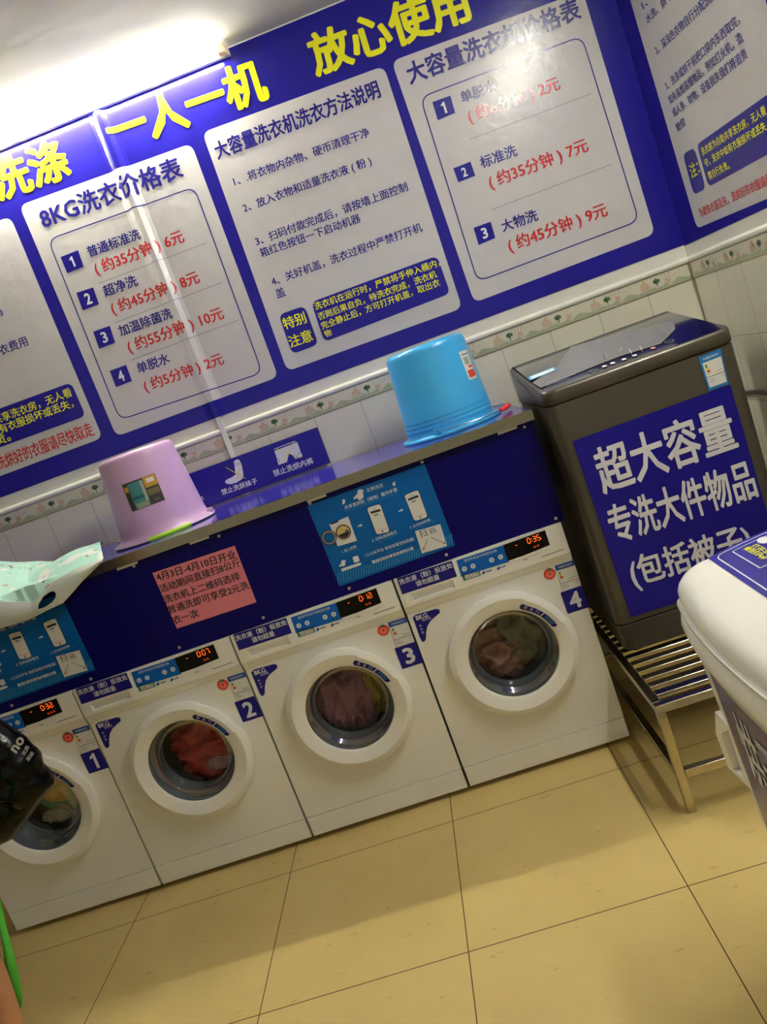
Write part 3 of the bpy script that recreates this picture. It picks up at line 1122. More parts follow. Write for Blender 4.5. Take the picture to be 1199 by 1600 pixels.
    mb.build('display', cp)
    mb = MB()
    for k, (a, b) in enumerate((((796, 880), (833, 865.2)), ((834, 864.8), (846.5, 859.5)), ((847.5, 859), (860.5, 854)))):
        A, B_ = K(*a), K(*b)
        zc_ = (K(830, 866).z)
        mb.box(A.x, B_.x, -KP - .0018, -KP, zc_ - .0035, zc_ + .0035, ENAMEL2)
    mb.build('key_strip', cp, bevel=.0006)
    mb = MB()
    seg(mb, K(847, 870), K(881, 858), .0022, (0, -1, 0), GINK)
    seg(mb, K(818.5, 875.4), K(825, 873.3), .0022, (0, -1, 0), GINK)
    mb.build('small_print', cp)
    # door
    mb = MB()

    def notch(r, a):            # the grip side of the rim is cut back a little (27 to 74 degrees right of the top)
        if r < .19:
            return r
        d = math.degrees(a) % 360
        k = min(max((d - 27) / 2.5, 0), 1) * min(max((74 - d) / 2.5, 0), 1)
        return r - .0065 * k
    c3 = (DC[0], 0, DC[1])
    mb.lathe([(.214, -.004), (.217, .010), (.2245, .018), (.2258, .024), (.2248, .029), (.2045, .0405), (.2025, .0410), (.2005, .0405), (.170, .0330), (.160, .0300), (.1575, .0282), (.1565, .0250)],
             c3, 'y', ENAMEL2, n=160, rmod=notch)
    dn = mb.build('door', t, smooth=True, angle=32)
    mb = MB()
    mb.lathe([(.1565, .0253), (.1500, .012), (.1435, -.016), (.139, -.036), (.128, -.047), (.10, -.053), (.05, -.056), (.001, -.057)], c3, 'y', GLASS, n=64)
    mb.build('door_glass', dn, smooth=True)
    mb = MB()
    mb.lathe([(.1566, .0251), (.1555, .004), (.152, -.022), (.145, -.030), (.143, -.048), (.134, -.058), (.132, -.064), (.138, -.068)], c3, 'y', SLATE, n=64)
    mb.build('gasket', dn, smooth=True)
    mb = MB()
    mb.lathe([(.1325, -.065), (.175, -.074), (.235, -.086), (.235, -.46), (.001, -.46)], c3, 'y', DRUMM, n=64)
    mb.build('drum', t, smooth=True)
    # curved door sticker
    mb = MB()
    r0, r1 = .1625, .1845
    a0, a1 = radians(28), radians(69.5)

    def pr(r, a, d):
        yy = .0300 + (r - .160) * .3 if r < .170 else .033 + (r - .170) * (.0075 / .0305)
        return Vector((DC[0] + r * sin(a), -yy - d, DC[1] + r * cos(a)))
    rm = .170
    n = 24
    caps = [(r0 + r1) / 2 + (r1 - r0) / 2 * s for s in (-1, 1)]
    for k in range(n):
        b0, b1 = a0 + (a1 - a0) * k / n, a0 + (a1 - a0) * (k + 1) / n
        rows = [r0, rm, r1]
        for ra, rb_ in zip(rows, rows[1:]):
            mb.poly([pr(ra, b0, .0007), pr(ra, b1, .0007), pr(rb_, b1, .0007), pr(rb_, b0, .0007)], STICK)
    for aa, sg in ((a0, -1), (a1, 1)):
        hw = (r1 - r0) / 2
        rc = (r0 + r1) / 2
        pts = []
        for k in range(9):
            th = -pi / 2 + pi * k / 8
            pts.append(pr(rc + hw * sin(th), aa + sg * hw * cos(th) / rc, .0007))
        mb.poly(pts, STICK)
    for ch, ang in (('开', 31), ('关', 38), ('门', 45.5)):
        a = radians(ang)
        A = pr(.1665, a, .0016)
        tv = Vector((cos(a), 0, -sin(a)))
        up = (pr(.1780, a, .0016) - A)
        text(mb, ch, A - tv * .0055, A + tv * .0055, WINK, up=up, bold=.03)
    a = radians(51.5)
    tv = Vector((cos(a), 0, -sin(a)))
    mb.poly([pr(.164, a, .0016) - tv * .003, pr(.164, a, .0016) + tv * .001, pr(.180, a, .0016) + tv * .005, pr(.180, a, .0016) + tv * .001], WINK)
    for rr in (.168, .174):
        for k in range(6):
            mb.poly([pr(rr, radians(56 + k * 2.2), .0014), pr(rr, radians(57.6 + k * 2.2), .0014), pr(rr + .003, radians(57.6 + k * 2.2), .0014), pr(rr + .003, radians(56 + k * 2.2), .0014)], CYAN2)
    mb.build('door_sticker', dn)
    # capacity sticker, comma shaped
    mb = MB()
    ol = [(645.2, 965), (650, 960.3), (682, 951.3), (687, 952.5), (687.6, 957.5), (681, 963), (673.5, 969.5), (668.3, 978), (666.2, 988), (665.8, 998.5), (663.5, 1002.5), (659.8, 1002.5), (656.6, 997)]
    mb.poly([F(*p) for p in ol], STICK)
    text(mb, '8KG', F(651, 970, .002), F(669.5, 963.8, .002), WINK, bold=.04)
    text(mb, '洗衣机', F(660.5, 971.5, .002), F(674, 966.7, .002), WINK, bold=.0)
    for i, c in enumerate('单次容量适中'):
        px = (656 + (i % 3) * 1.8, 980 + (i % 3) * 5.2) if i < 3 else (654.5 + (i % 3) * 1.8 + 5, 984 + (i % 3) * 4.6)
        if i < 3:
            A = F(*px, .002)
            text(mb, c, A, A + Vector((.008, 0, 0)), WINK, bold=.0)
    mb.build('capacity_sticker', t)
    # energy label
    mb = MB()
    EN = [F(*p) for p in ((866.8, 884.3), (896.2, 875), (908.7, 914.8), (879.6, 924.2))]
    mb.poly(EN, PAPER)
    tl, trr, br, bl = [p + Vector((0, -.0005, 0)) for p in EN]

    def bil(u, v):
        return (tl * (1 - u) + trr * u) * (1 - v) + (bl * (1 - u) + br * u) * v

    def rect(u0, v0, u1, v1, m):
        mb.poly([bil(u0, v0), bil(u1, v0), bil(u1, v1), bil(u0, v1)], m)
    rect(0, 0, 1, .2, EBLUE)
    text(mb, '中国能效标识', bil(.14, .14) + Vector((0, -.0003, 0)), bil(.86, .14) + Vector((0, -.0003, 0)), WINK, bold=.0)
    rect(.10, .27, .18, .36, SGREEN)
    rect(.10, .36, .21, .44, mat('label_yellow', (226, 206, 50), .5))
    rect(.10, .44, .25, .52, SRED)
    rect(.02, .7, .98, .715, BINK)
    rect(0, .2, .012, 1, GINK)
    rect(.50, .60, .92, .615, GINK)
    rect(.08, .78, .3, .795, GINK)
    rect(.08, .86, .42, .875, GINK)
    rect(.78, .8, .92, .815, GINK)
    mb.build('energy_label', t)
    mb = MB()
    C = F(859.3, 896.6)
    mb.poly([C + Vector((.0205 * cos(k * pi / 16), 0, .0205 * sin(k * pi / 16))) for k in range(32)], SRED)
    C = C + Vector((0, -.0005, 0))
    mb.poly([C + Vector((.0135 * cos(k * pi / 16), 0, .0125 * sin(k * pi / 16) - .002)) for k in range(32)], mat('sticker_coral', (238, 116, 92), .4))
    C = C + Vector((0, -.0005, 0))
    mb.poly([C + Vector((.003 * cos(k * pi / 6), 0, .003 * sin(k * pi / 6))) for k in range(12)], BINK)
    mb.poly([C + Vector((-.004, 0, .014)), C + Vector((.002, 0, .011)), C + Vector((.010, 0, .012)), C + Vector((.008, 0, .019)), C + Vector((0, 0, .0205))], SGREEN)
    mb.build('round_sticker', t)
    return t


machine0 = make_machine()
parts0 = list(machine0.children)


def dup(root, loc):
    r = root.copy()
    COL.objects.link(r)
    r.location = loc
    for ch in list(root.children):
        c = ch.copy()
        COL.objects.link(c)
        c.parent = r
        for g in list(ch.children):
            d = g.copy()
            COL.objects.link(d)
            d.parent = c
            for e in list(g.children):
                f_ = e.copy()
                COL.objects.link(f_)
                f_.parent = d
    return r


MACH = [machine0] + [dup(machine0, (k * P, 0, 0)) for k in (1, 2, 3)]
MLAB = ('white front loading washing machine numbered 1, leftmost, behind the black bag',
        'white front loading washing machine numbered 2, red laundry inside',
        'white front loading washing machine numbered 3, mauve laundry inside',
        'white front loading washing machine numbered 4, next to the big grey washer')
for k, (m, lab, tm) in enumerate(zip(MACH, MLAB, ('0:32', '0:07', '0:12', '0:35'))):
    m['label'] = lab
    o = Vector((k * P, 0, 0))
    mb = MB()
    q = [F(*p) + o for p in ((876, 926.1), (909, 914.9), (921.9, 948.2), (887.4, 959.4))]
    mb.poly(rpoly(q, .003), STICK)
    c = sum(q, Vector()) / 4 + Vector((.001, -.0009, 0))
    hh = .060
    ww = {'1': .019, '4': .042}.get(str(k + 1), .038)
    if k == 0:
        digit_one(mb, c, hh, WINK)
    else:
        text(mb, str(k + 1), c + Vector((-ww / 2, 0, -hh / 2)), c + Vector((ww / 2, 0, -hh / 2)), WINK, h=hh, bold=.06)
    mb.build('number_sticker', m)
    dsp = [x for x in m.children if x.name.startswith('control_panel')][0]
    dsp = [x for x in dsp.children if x.name.startswith('display')][0]
    mb = MB()
    A = K(824.5, 851.5, KP + .002) + o
    B = K(841, 846, KP + .002) + o
    digits7(mb, tm, A.x + .004, A.z + .003, .0185, A.y, LED)
    C = K(807, 852, KP + .002) + o
    mb.box(C.x - .003, C.x + .003, C.y - .0003, C.y, C.z - .0008, C.z + .0008, LED)
    C = K(845.5, 841, KP + .002) + o
    mb.box(C.x - .003, C.x + .002, C.y - .0003, C.y, C.z - .0008, C.z + .0008, LED)
    for i in range(3 if k == 0 else 2):
        C = K(836 + 5 * i, 854.5 - 2 * i, KP + .002) + o
        mb.box(C.x - .004, C.x + .004, C.y - .0003, C.y, C.z - .0035, C.z + .0035, LEDDIM)
    mb.build('time_readout', m)


# laundry behind the door glasses
PILE = []


def garment(name, label, c, r, seed, m, squash=(1, 1, 1), fold=.5, freq=1.7, stretch=(1, 1, 1)):
    bm = bmesh.new()
    bmesh.ops.create_icosphere(bm, subdivisions=5, radius=1)
    off = Vector((seed * 7.3, seed * 3.1, seed * 5.7))
    for v in bm.verts:
        p = v.co.normalized()
        q = Vector((p.x * freq * stretch[0], p.y * freq * stretch[1], p.z * freq * stretch[2])) + off
        d = 0
        amp = 1.0
        for k in range(3):
            d += amp * (1 - 2 * abs(noise.noise(q)))
            q = q * 1.9 + Vector((3.1, 1.7, 9.2))
            amp *= .42
        rr = 1 + fold * (d - 1) * .5
        v.co = Vector((p.x * squash[0], p.y * squash[1], p.z * squash[2])) * (r * rr)
    c = Vector(c)
    for pv, pc_ in PILE:
        for v in bm.verts:
            p = v.co + c - pc_
            loc, nr, fi, ds = pv.find_nearest(p)
            if loc is not None and (p - loc).dot(nr) < .001 and ds < .15:
                v.co = loc + nr * .0015 + pc_ - c
    for v in bm.verts:
        v.co.y = max(v.co.y, .0605 - c.y)
    PILE.append((BVHTree.FromBMesh(bm), c.copy()))
    me = bpy.data.meshes.new(name)
    bm.to_mesh(me)
    bm.free()
    me.materials.append(m)
    for p in me.polygons:
        p.use_smooth = True
    o = bpy.data.objects.new(name, me)
    o.location = c
    put(o)
    return tag(o, label, 'laundry')


def dpos(k, dx, dz, y):
    return (k * P + DC[0] + dx, y, DC[1] + dz)


def cloth(n, rgb):
    return mat(n, rgb, .55, var=.12, vscale=14, spec=.4)


garment('clothes', 'green garment behind the door glass of machine 1', dpos(0, .04, .015, 0.185), .140, 1, cloth('cloth_green', (40, 128, 84)), (1, .8, 1.1), .5)
garment('clothes', 'tan yellow garment lying across green laundry in machine 1', dpos(0, .02, .02, 0.105), .062, 2, cloth('cloth_tan', (206, 158, 70)), (1.3, .6, .8), .6)
garment('clothes', 'pale grey garment low in the drum of machine 1', dpos(0, -.01, -.085, 0.110), .055, 3, cloth('cloth_pale', (170, 160, 142)), (1.4, .7, .6), .5)
garment('clothes', 'crumpled red garment filling the drum of machine 2', dpos(1, .022, -.028, 0.185), .152, 4, cloth('cloth_red', (176, 62, 54)), (1.05, .75, 1.0), .6, 1.9)
garment('clothes', 'dark brown garment at the back of the drum in machine 2', dpos(1, -.05, .06, 0.210), .10, 5, cloth('cloth_brown', (62, 40, 32)), (1, .7, 1), .5)
garment('clothes', 'greyish wet garment under the red laundry in machine 2', dpos(1, .055, -.085, 0.095), .045, 6, cloth('cloth_lilac_grey', (176, 140, 140)), (1.2, .6, .7), .5)
garment('clothes', 'mauve garment hanging in upright folds in machine 3', dpos(2, -.025, -.005, 0.175), .148, 7, cloth('cloth_mauve', (146, 96, 112)), (1.0, .78, 1.0), .6, 2.2, (1.7, 1, .4))
garment('clothes', 'mustard yellow garment at the right of the mauve one in machine 3', dpos(2, .095, .012, 0.160), .092, 8, cloth('cloth_mustard', (150, 132, 30)), (.75, .9, 1.5), .5, 2.0, (1.5, 1, .5))
garment('clothes', 'dusty pink towel on the left in machine 4', dpos(3, -.04, -.03, 0.170), .125, 9, cloth('cloth_pink', (158, 114, 100)), (1.0, .8, .95), .6, 1.8, (.8, 1, 1.6))
garment('clothes', 'grey green garment on the right in machine 4', dpos(3, .060, .020, 0.165), .122, 10, cloth('cloth_sage', (120, 116, 88)), (.9, .8, 1.15), .55)


# ------------------------------------------------------------------ buckets standing upside down on the cabinet
def wrap(mb, pts2, c, rfun, a0, m, d=.001, sub=6):
    """flat artwork (s along the girth in metres, z height) wrapped on an upright round body, facing angle a0"""
    def P3(s, z):
        r = rfun(z) + d
        a = a0 + s / r
        return Vector((c[0] + r * cos(a), c[1] + r * sin(a), c[2] + z))
    (s0, z0), (s1, z1) = pts2
    vs, fs = [], []
    for i in range(sub + 1):
        s = s0 + (s1 - s0) * i / sub
        vs += [P3(s, z0), P3(s, z1)]
    for i in range(sub):
        fs.append((2 * i, 2 * i + 2, 2 * i + 3, 2 * i + 1))
    mb.add(vs, fs, m)


BLUEP = mat('bucket_blue', (62, 168, 224), .28, spec=.5)
bc = (2.190, .300, ZC + .001)
prof = [(.160, .004), (.160, .0), (.1895, .0), (.1905, .004), (.189, .008), (.170, .011), (.1675, .014), (.1660, .034), (.1667, .036), (.1666, .040), (.1655, .042), (.1650, .050), (.1657, .052), (.1655, .056),
        (.1644, .058), (.1639, .066), (.1645, .068), (.1641, .071), (.1630, .074), (.1500, .298), (.1465, .311), (.138, .3205), (.128, .323), (.125, .319), (.001, .319)]
mb = MB()
mb.lathe(prof, bc, 'z', BLUEP, n=72)
BB = tag(fix_normals(mb.build('bucket', smooth=True, angle=55, loc=bc)), 'bright blue plastic bucket upside down on the navy cabinet top', 'bucket')
mb = MB()
ia = [(.157, .003), (.146, .298), (.001, .300)]
pv = on(668, 685, 2, ZC + .022)
ang0 = atan2(pv.y - bc[1], pv.x - bc[0])
path = []
for k in range(33):
    a = ang0 + pi * k / 32
    rr = .1735 + .050 * sin(pi * k / 32) ** .9
    path.append((bc[0] + rr * cos(a), bc[1] + rr * sin(a), ZC + .0225 - .006 * sin(pi * k / 32)))
mb.tube(path, .0022, STEEL2, n=8)
hd = mb.build('handle', BB, smooth=True)
g = on(790, 646, 2, ZC + .018)
gi = min(range(33), key=lambda k: (Vector(path[k]) - Vector((g.x, g.y, ZC + .018))).length)
mb = MB()
gi = 16
mb.tube([path[k] for k in range(gi - 3, gi + 4)], [.006, .0085, .008, .0085, .008, .0085, .006], mat('grip_red', (255, 52, 54), .4), n=12)
gr = mb.build('handle_grip', hd, smooth=True)
gr['label'] = 'red plastic grip'
for a in (ang0, ang0 + pi):
    mb = MB()
    d = Vector((cos(a), sin(a), 0))
    s = Vector((-sin(a), cos(a), 0))
    mb.obox(Vector(bc) + d * .172 + Vector((0, 0, .022)), d * .007, s * .013, Vector((0, 0, .010)), BLUEP)
    mb.build('handle_lug', BB, bevel=.003)
mb = MB()
rb = lambda z: .1625 + (.1500 - .1625) * (z - .074) / (.298 - .074)
sa = on(743, 589, 1, .19)
a_lab = -pi / 2 + .93
wrap(mb, [(-.028, .150), (.028, .255)], bc, rb, a_lab, PAPER, .0008)
wrap(mb, [(-.020, .158), (.024, .184)], bc, rb, a_lab, SRED, .0014)
wrap(mb, [(-.006, .192), (.020, .200)], bc, rb, a_lab, SRED, .0014)
wrap(mb, [(-.018, .205), (.012, .232)], bc, rb, a_lab, mat('print_grey_green', (150, 168, 160), .4), .0014)
wrap(mb, [(-.020, .240), (.020, .244)], bc, rb, a_lab, GINK, .0014)
wrap(mb, [(.022, .187), (.028, .252)], bc, rb, a_lab, mat('print_orange', (226, 132, 92), .4), .0014)
o = mb.build('product_label', BB)
o['label'] = 'white and red product label'

PURP = mat('bucket_lilac', (216, 176, 216), .34)
pc = (1.030, .318, ZC + .001)
prof = [(.172, .005), (.172, .0), (.196, .004), (.197, .008), (.192, .012), (.178, .018), (.170, .028), (.1665, .050), (.1445, .300), (.1425, .313), (.137, .322), (.126, .3265), (.122, .322), (.001, .322)]
mb = MB()
mb.lathe(prof, pc, 'z', PURP, n=72)
PB = tag(fix_normals(mb.build('bucket', smooth=True, angle=55, loc=pc)), 'lilac plastic bucket with picture label upside down on the navy cabinet', 'bucket')
mb = MB()
path = []
for k in range(41):
    a = pi + pi * k / 40
    rr = .1990 + .0035 * sin(pi * k / 40)
    path.append((pc[0] + rr * cos(a), pc[1] + rr * sin(a), ZC + .0065))
mb.tube(path, .0026, mat('handle_pale', (214, 206, 216), .4), n=8)
hd = mb.build('handle', PB, smooth=True)
gp = on(265, 835, 2, ZC + .008)
ga = atan2(gp.y - pc[1], gp.x - pc[0])
gk = min(max(int(round((ga % (2 * pi) - pi) / pi * 40)), 6), 34)
mb = MB()
mb.tube([path[k] for k in range(gk - 5, gk + 6)], [.0075] + [.0095] * 9 + [.0075], mat('grip_lime', (168, 222, 40), .45), n=12)
gr = mb.build('handle_grip', hd, smooth=True)
gr['label'] = 'lime green grip'
for a in (pi, 0):
    mb = MB()
    mb.obox(Vector(pc) + Vector((cos(a) * .187, 0, .018)), (.010, 0, 0), (0, .012, 0), (0, 0, .009), PURP)
    mb.build('handle_lug', PB, bevel=.003)
rp = lambda z: .1665 + (.1445 - .1665) * (z - .05) / .25
c_lab = on(223, 770, 1, .16)
zl = c_lab.z - pc[2]
al = atan2(c_lab.y - pc[1], c_lab.x - pc[0])
mb = MB()
DK = mat('label_dark', (58, 60, 52), .35)
w2, h2 = .064, .052
wrap(mb, [(-w2, zl - h2), (w2, zl + h2)], pc, rp, al, DK, .0008, 10)
wrap(mb, [(-.044, zl - h2 + .004), (.012, zl + h2 - .006)], pc, rp, al, mat('label_teal', (66, 138, 138), .35), .0013, 6)
wrap(mb, [(-.038, zl - h2 + .002), (.010, zl - .030)], pc, rp, al, mat('label_sage', (150, 162, 132), .35), .0017, 6)
wrap(mb, [(-.040, zl - .016), (.004, zl - .004)], pc, rp, al, mat('label_teal_dark', (30, 96, 100), .35), .0017, 6)
wrap(mb, [(.002, zl - .03), (.013, zl + .044)], pc, rp, al, mat('label_silver', (166, 176, 160), .35), .0017, 3)
wrap(mb, [(.016, zl + .012), (w2 - .001, zl + h2 - .001)], pc, rp, al, mat('label_amber', (206, 158, 48), .35), .0013, 5)
wrap(mb, [(.026, zl + .028), (w2 - .010, zl + h2 - .008)], pc, rp, al, PAPER, .0017, 4)
wrap(mb, [(.017, zl - .018), (w2 - .004, zl + .004)], pc, rp, al, mat('label_olive', (116, 106, 66), .35), .0013, 5)
wrap(mb, [(.030, zl - .043), (.050, zl - .033)], pc, rp, al, GINK, .0013, 4)
wrap(mb, [(-.060, zl + .018), (-.046, zl + .038)], pc, rp, al, mat('label_amber', (206, 158, 48), .35), .0017, 3)
o = mb.build('picture_label', PB)
o['label'] = 'dark picture label with teal and amber panels'

# ------------------------------------------------------------------ big grey top-loading washer on its steel stand
GY = -.12                                       # front plane
GX0, GX1 = 2.472, 3.085
GD = .445                                       # back plane y
GZ0 = .358
GREYM = mat('graphite_enamel', (84, 78, 66), .34, metal=.35, var=.02, vscale=5)
GREYD = mat('graphite_dark', (70, 66, 58), .4, metal=.2)
GLID = mat('black_glass', (20, 20, 26), .05, coat=.6)
SILV = mat('silver_panel', (128, 126, 126), .25, metal=.3, bump=.15, bscale=16)
t = thing('top_load_washer', 'big dark grey top loading washer with a large navy sign, on a steel stand', 'washing machine', (GX0, GY, GZ0))


def rrect(x0, x1, y0, y1, r, n=6):
    out = []
    for cx_, cy_, a0 in ((x1 - r, y0 + r, -pi / 2), (x1 - r, y1 - r, 0), (x0 + r, y1 - r, pi / 2), (x0 + r, y0 + r, pi)):
        for k in range(n + 1):
            a = a0 + pi / 2 * k / n
            out.append((cx_ + r * cos(a), cy_ + r * sin(a)))
    return out


def loft(mb, rings, m, cap0=True, cap1=True):
    n = len(rings[0])
    vs = [p for r in rings for p in r]
    fs = []
    for j in range(len(rings) - 1):
        for i in range(n):
            fs.append((j * n + i, j * n + (i + 1) % n, (j + 1) * n + (i + 1) % n, (j + 1) * n + i))
    if cap0:
        fs.append(list(range(n - 1, -1, -1)))
    if cap1:
        fs.append([(len(rings) - 1) * n + i for i in range(n)])
    mb.add(vs, fs, m)


mb = MB()
loft(mb, [[(x, y, z) for x, y in rrect(GX0 + .004, GX1 - .004, GY + .004, GD, .035)] for z in (.470, 1.229)], GREYM)
mb.build('body', t, smooth=True)
mb = MB()
loft(mb, [[(x, y, z) for x, y in rrect(GX0 + .010 - k, GX1 - .010 + k, GY + .010 - k, GD, .035)] for z, k in ((GZ0 + .012, 0), (.455, .006), (.462, .006), (.466, 0))], GREYD)
mb.build('base_skirt', t, smooth=True)
for xx in (GX0 + .05, GX1 - .05):
    for yy in (GY + .05, GD - .05):
        mb = MB()
        mb.lathe([(.0001, 0), (.02, 0), (.02, .012), (.0001, .012)], (xx, yy, GZ0), 'z', DARKGAP, n=14)
        mb.build('foot', t)


def zt(y):
    return 1.281 + (y + .105) * (1.372 - 1.281) / (.36 + .105)


# upper console: rounded plan, top sloping up to the back
def cz(y, z):
    return min(z, zt(y)) if y < .36 else min(z, 1.372 - .02 * ((y - .36) / .085) ** 2)


plan = rrect(GX0, GX1, GY, GD, .045, 10)
pl2 = rrect(GX0 + .004, GX1 - .004, GY + .004, GD - .004, .043, 10)
pl3 = rrect(GX0 + .010, GX1 - .010, GY + .010, GD - .010, .040, 10)
mb = MB()
loft(mb, [[(x, y, 1.232) for x, y in pl2], [(x, y, 1.236) for x, y in plan], [(x, y, cz(y, 9) - .009) for x, y in plan],
          [(x, y, cz(y, 9) - .003) for x, y in pl2], [(x, y, cz(y, 9) - .001) for x, y in pl3]], GREYM, True, False)
mb.build('console', t, smooth=True, angle=60)
PT = Vector((GX0, -.105, 1.281))
NT = Vector((0, -(1.372 - 1.281), .465)).normalized()
SL = Vector((0, .465, 1.372 - 1.281)).normalized()


def G(px, py, d=.001):
    return onp(px, py, PT + NT * d, NT)


mb = MB()
vs, fs = [], []
ys = [GY + .014 + (GD - GY - .028) * k / 12 for k in range(13)]
poly = [(x, y, cz(y, 9) - .001) for x, y in pl3]
bmx = bmesh.new()
f_ = bmx.faces.new([bmx.verts.new(p) for p in poly])
for yy in ys[1:-1] + [.36]:
    bmesh.ops.bisect_plane(bmx, geom=bmx.verts[:] + bmx.edges[:] + bmx.faces[:], plane_co=(0, yy, 0), plane_no=(0, 1, 0), dist=1e-5)
for v in bmx.verts:
    v.co.z = cz(v.co.y, 9) - .001
bmx.verts.index_update()
mb.add([v.co.copy() for v in bmx.verts], [[v.index for v in f.verts] for f in bmx.faces], GLID)
bmx.free()
lid = fix_normals(mb.build('glass_lid', t))
mb = MB()
mb.poly([G(*p) for p in ((893, 541), (1053, 500), (1056, 514), (1033, 537), (962, 559), (905, 582), (845, 606), (832, 598), (870, 572))], SILV)
mb.build('control_fascia', t)
mb = MB()
ring(mb, [G(*p, .0018) for p in ((940, 549), (1032, 516), (1038, 526), (948, 566))], .012, .003, GREYD)
mb.build('finger_groove', t)
for px, py, m in ((945, 572, PAPER), (958, 567, PAPER), (975.5, 561, PAPER), (992, 555, PAPER), (1021, 543.5, mat('button_pink', (226, 160, 176), .4))):
    C = G(px, py, .002)
    mb = MB()
    mb.poly([C + Vector((.0075 * cos(k * pi / 8), 0, 0)) + SL * (.011 * sin(k * pi / 8)) for k in range(16)], m)
    mb.build('button', t)
for px, py in ((928, 579), (1046.5, 533)):
    C = G(px, py, .002)
    mb = MB()
    n = 20
    o_ = [C + Vector((.014 * cos(2 * pi * k / n), 0, 0)) + SL * (.018 * sin(2 * pi * k / n)) for k in range(n)]
    i_ = [C + Vector((.011 * cos(2 * pi * k / n), 0, 0)) + SL * (.014 * sin(2 * pi * k / n)) for k in range(n)]
    mb.add(o_ + i_, [(k, (k + 1) % n, n + (k + 1) % n, n + k) for k in range(n)], SILV)
    mb.build('dial_mark', t)
mb = MB()
for a, b in (((855, 599), (900, 584)), ((853, 603), (890, 590)), ((970, 548), (972, 543)), ((984, 545), (988, 553)), ((1000, 541), (1004, 548))):
    seg(mb, G(*a, .002), G(*b, .002), .0016, NT, WINK)
mb.build('fascia_print', t)
mb = MB()
mb.poly([G(*p, .0022) for p in ((823, 589.5), (866, 573), (871, 577.5), (828.5, 594.5))], CYAN2)
mb.poly([G(*p, .0028) for p in ((828, 589), (864, 575.3), (867.5, 578), (831, 592.3))], PAPER)
mb.build('lid_label', t)
mb = MB()
mb.poly([(GX0 - .0006, y, z) for y, z in ((.30, 1.330), (.16, 1.300), (.03, 1.262), (.03, 1.257), (.16, 1.292), (.30, 1.322))], BINK)
mb.build('side_groove', t)
# energy label and the big sign on the front


def GF(px, py, d=-.0025):
    return on(px, py, 1, GY + .004 + d - .0005)


mb = MB()
EN = [GF(*p) for p in ((1091.5, 558.5), (1126.5, 544.5), (1139, 600), (1108, 611))]
mb.poly(EN, EBLUE if False else mat('energy_cyan', (20, 118, 190), .4))
tl, trr, br, bl = [p + Vector((0, -.0006, 0)) for p in EN]


def bil(u, v, d=0):
    return (tl * (1 - u) + trr * u) * (1 - v) + (bl * (1 - u) + br * u) * v + Vector((0, -d, 0))


for u0, v0, u1, v1, m, d in ((.09, .2, .94, .92, PAPER, 0), (.17, .27, .25, .36, SGREEN, .0005), (.17, .36, .29, .44, MATS['label_yellow'], .0005), (.17, .44, .33, .50, SRED, .0005),
                             (.09, .62, .94, .635, BINK, .0005), (.15, .54, .3, .55, GINK, .0005), (.62, .53, .9, .54, GINK, .0005), (.15, .7, .45, .71, GINK, .0005), (.15, .77, .42, .78, GINK, .0005), (.78, .7, .9, .71, GINK, .0005)):
    mb.poly([bil(u0, v0, d), bil(u1, v0, d), bil(u1, v1, d), bil(u0, v1, d)], m)
text(mb, '中国能效标识', bil(.16, .14, .0005), bil(.86, .14, .0005), WINK, bold=.02)
mb.build('energy_label', t)
mb = MB()
c0 = [GF(*p) for p in ((895.3, 689.4), (1141.7, 601), None or (1141.7, 601), (986.8, 964.8))]
zb = c0[3].z
c0[2] = Vector((c0[1].x + .004, c0[1].y, zb))
mb.poly(c0, mat('big_sign_navy', (22, 14, 134), .35, spec=.25))


def gt(s, a, b, tl_, ref=None):
    A = GF(*a, -.0035)
    text(mb, s, A, GF(*b, -.0035), WINK, up=Vector((0, 0, (GF(*tl_, -.0035) - A).length)), bold=.038, ref=ref)


gt('超大容量', (944, 774), (1156.5, 700), (925, 702))
gt('专洗大件物品', (962, 852), (1187, 776), (946, 792))
gt('(包括被子)', (994, 926), (1128, 884.5), (981, 872), ref='(包括被')
mb.build('capacity_sign', t)

# stand of square stainless tube
SX0, SX1 = 2.4573, 3.10
SY0, SY1 = -.463, .44
SZ = .355
t = thing('washer_stand', 'low slatted stand of square stainless tube under the big grey washer', 'stand', (SX0, SY0, 0))
hw = .0125


def bar(name, a, b, m=STEEL, w=hw, h=hw):
    mb = MB()
    a, b = Vector(a), Vector(b)
    dd = (b - a).normalized()
    u = Vector((0, 0, 1)) if abs(dd.z) < .5 else Vector((1, 0, 0))
    v = dd.cross(u).normalized()
    mb.obox((a + b) / 2, (b - a) / 2, u * h, v * w, m)
    return mb.build(name, t, bevel=.002)


for xx in (SX0, SX1):
    for yy in (SY0, SY1):
        bar('leg', (xx, yy, .0), (xx, yy, SZ - .0255))
for yy in (SY0, SY1):
    bar('top_rail', (SX0 - .0125, yy, SZ - hw), (SX1 + .0125, yy, SZ - hw))
    bar('stretcher', (SX0 + .013, yy, .125), (SX1 - .013, yy, .125))
for xx in (SX0, SX1):
    bar('top_rail', (xx, SY0 + .013, SZ - hw), (xx, SY1 - .013, SZ - hw))
    bar('stretcher', (xx, SY0 + .013, .125), (xx, SY1 - .013, .125))
yy = -.397
while yy < SY1 - .05:
    bar('slat', (SX0 + .013, yy, SZ - .007), (SX1 - .013, yy, SZ - .008), w=.0165, h=.0075)
    yy += .0575

# cable on the right wall
mb = MB()
mb.tube([(X - .012, .62, .955), (X - .012, .50, .965), (X - .014, .38, .972), (X - .016, .20, .968), (X - .02, 0, .94), (X - .02, -.3, .87)], .0085, mat('cable_black', (20, 18, 18), .4), n=10)
tag(mb.build('power_cable', smooth=True), 'thick black power cable running along the right tiled wall', 'cable')

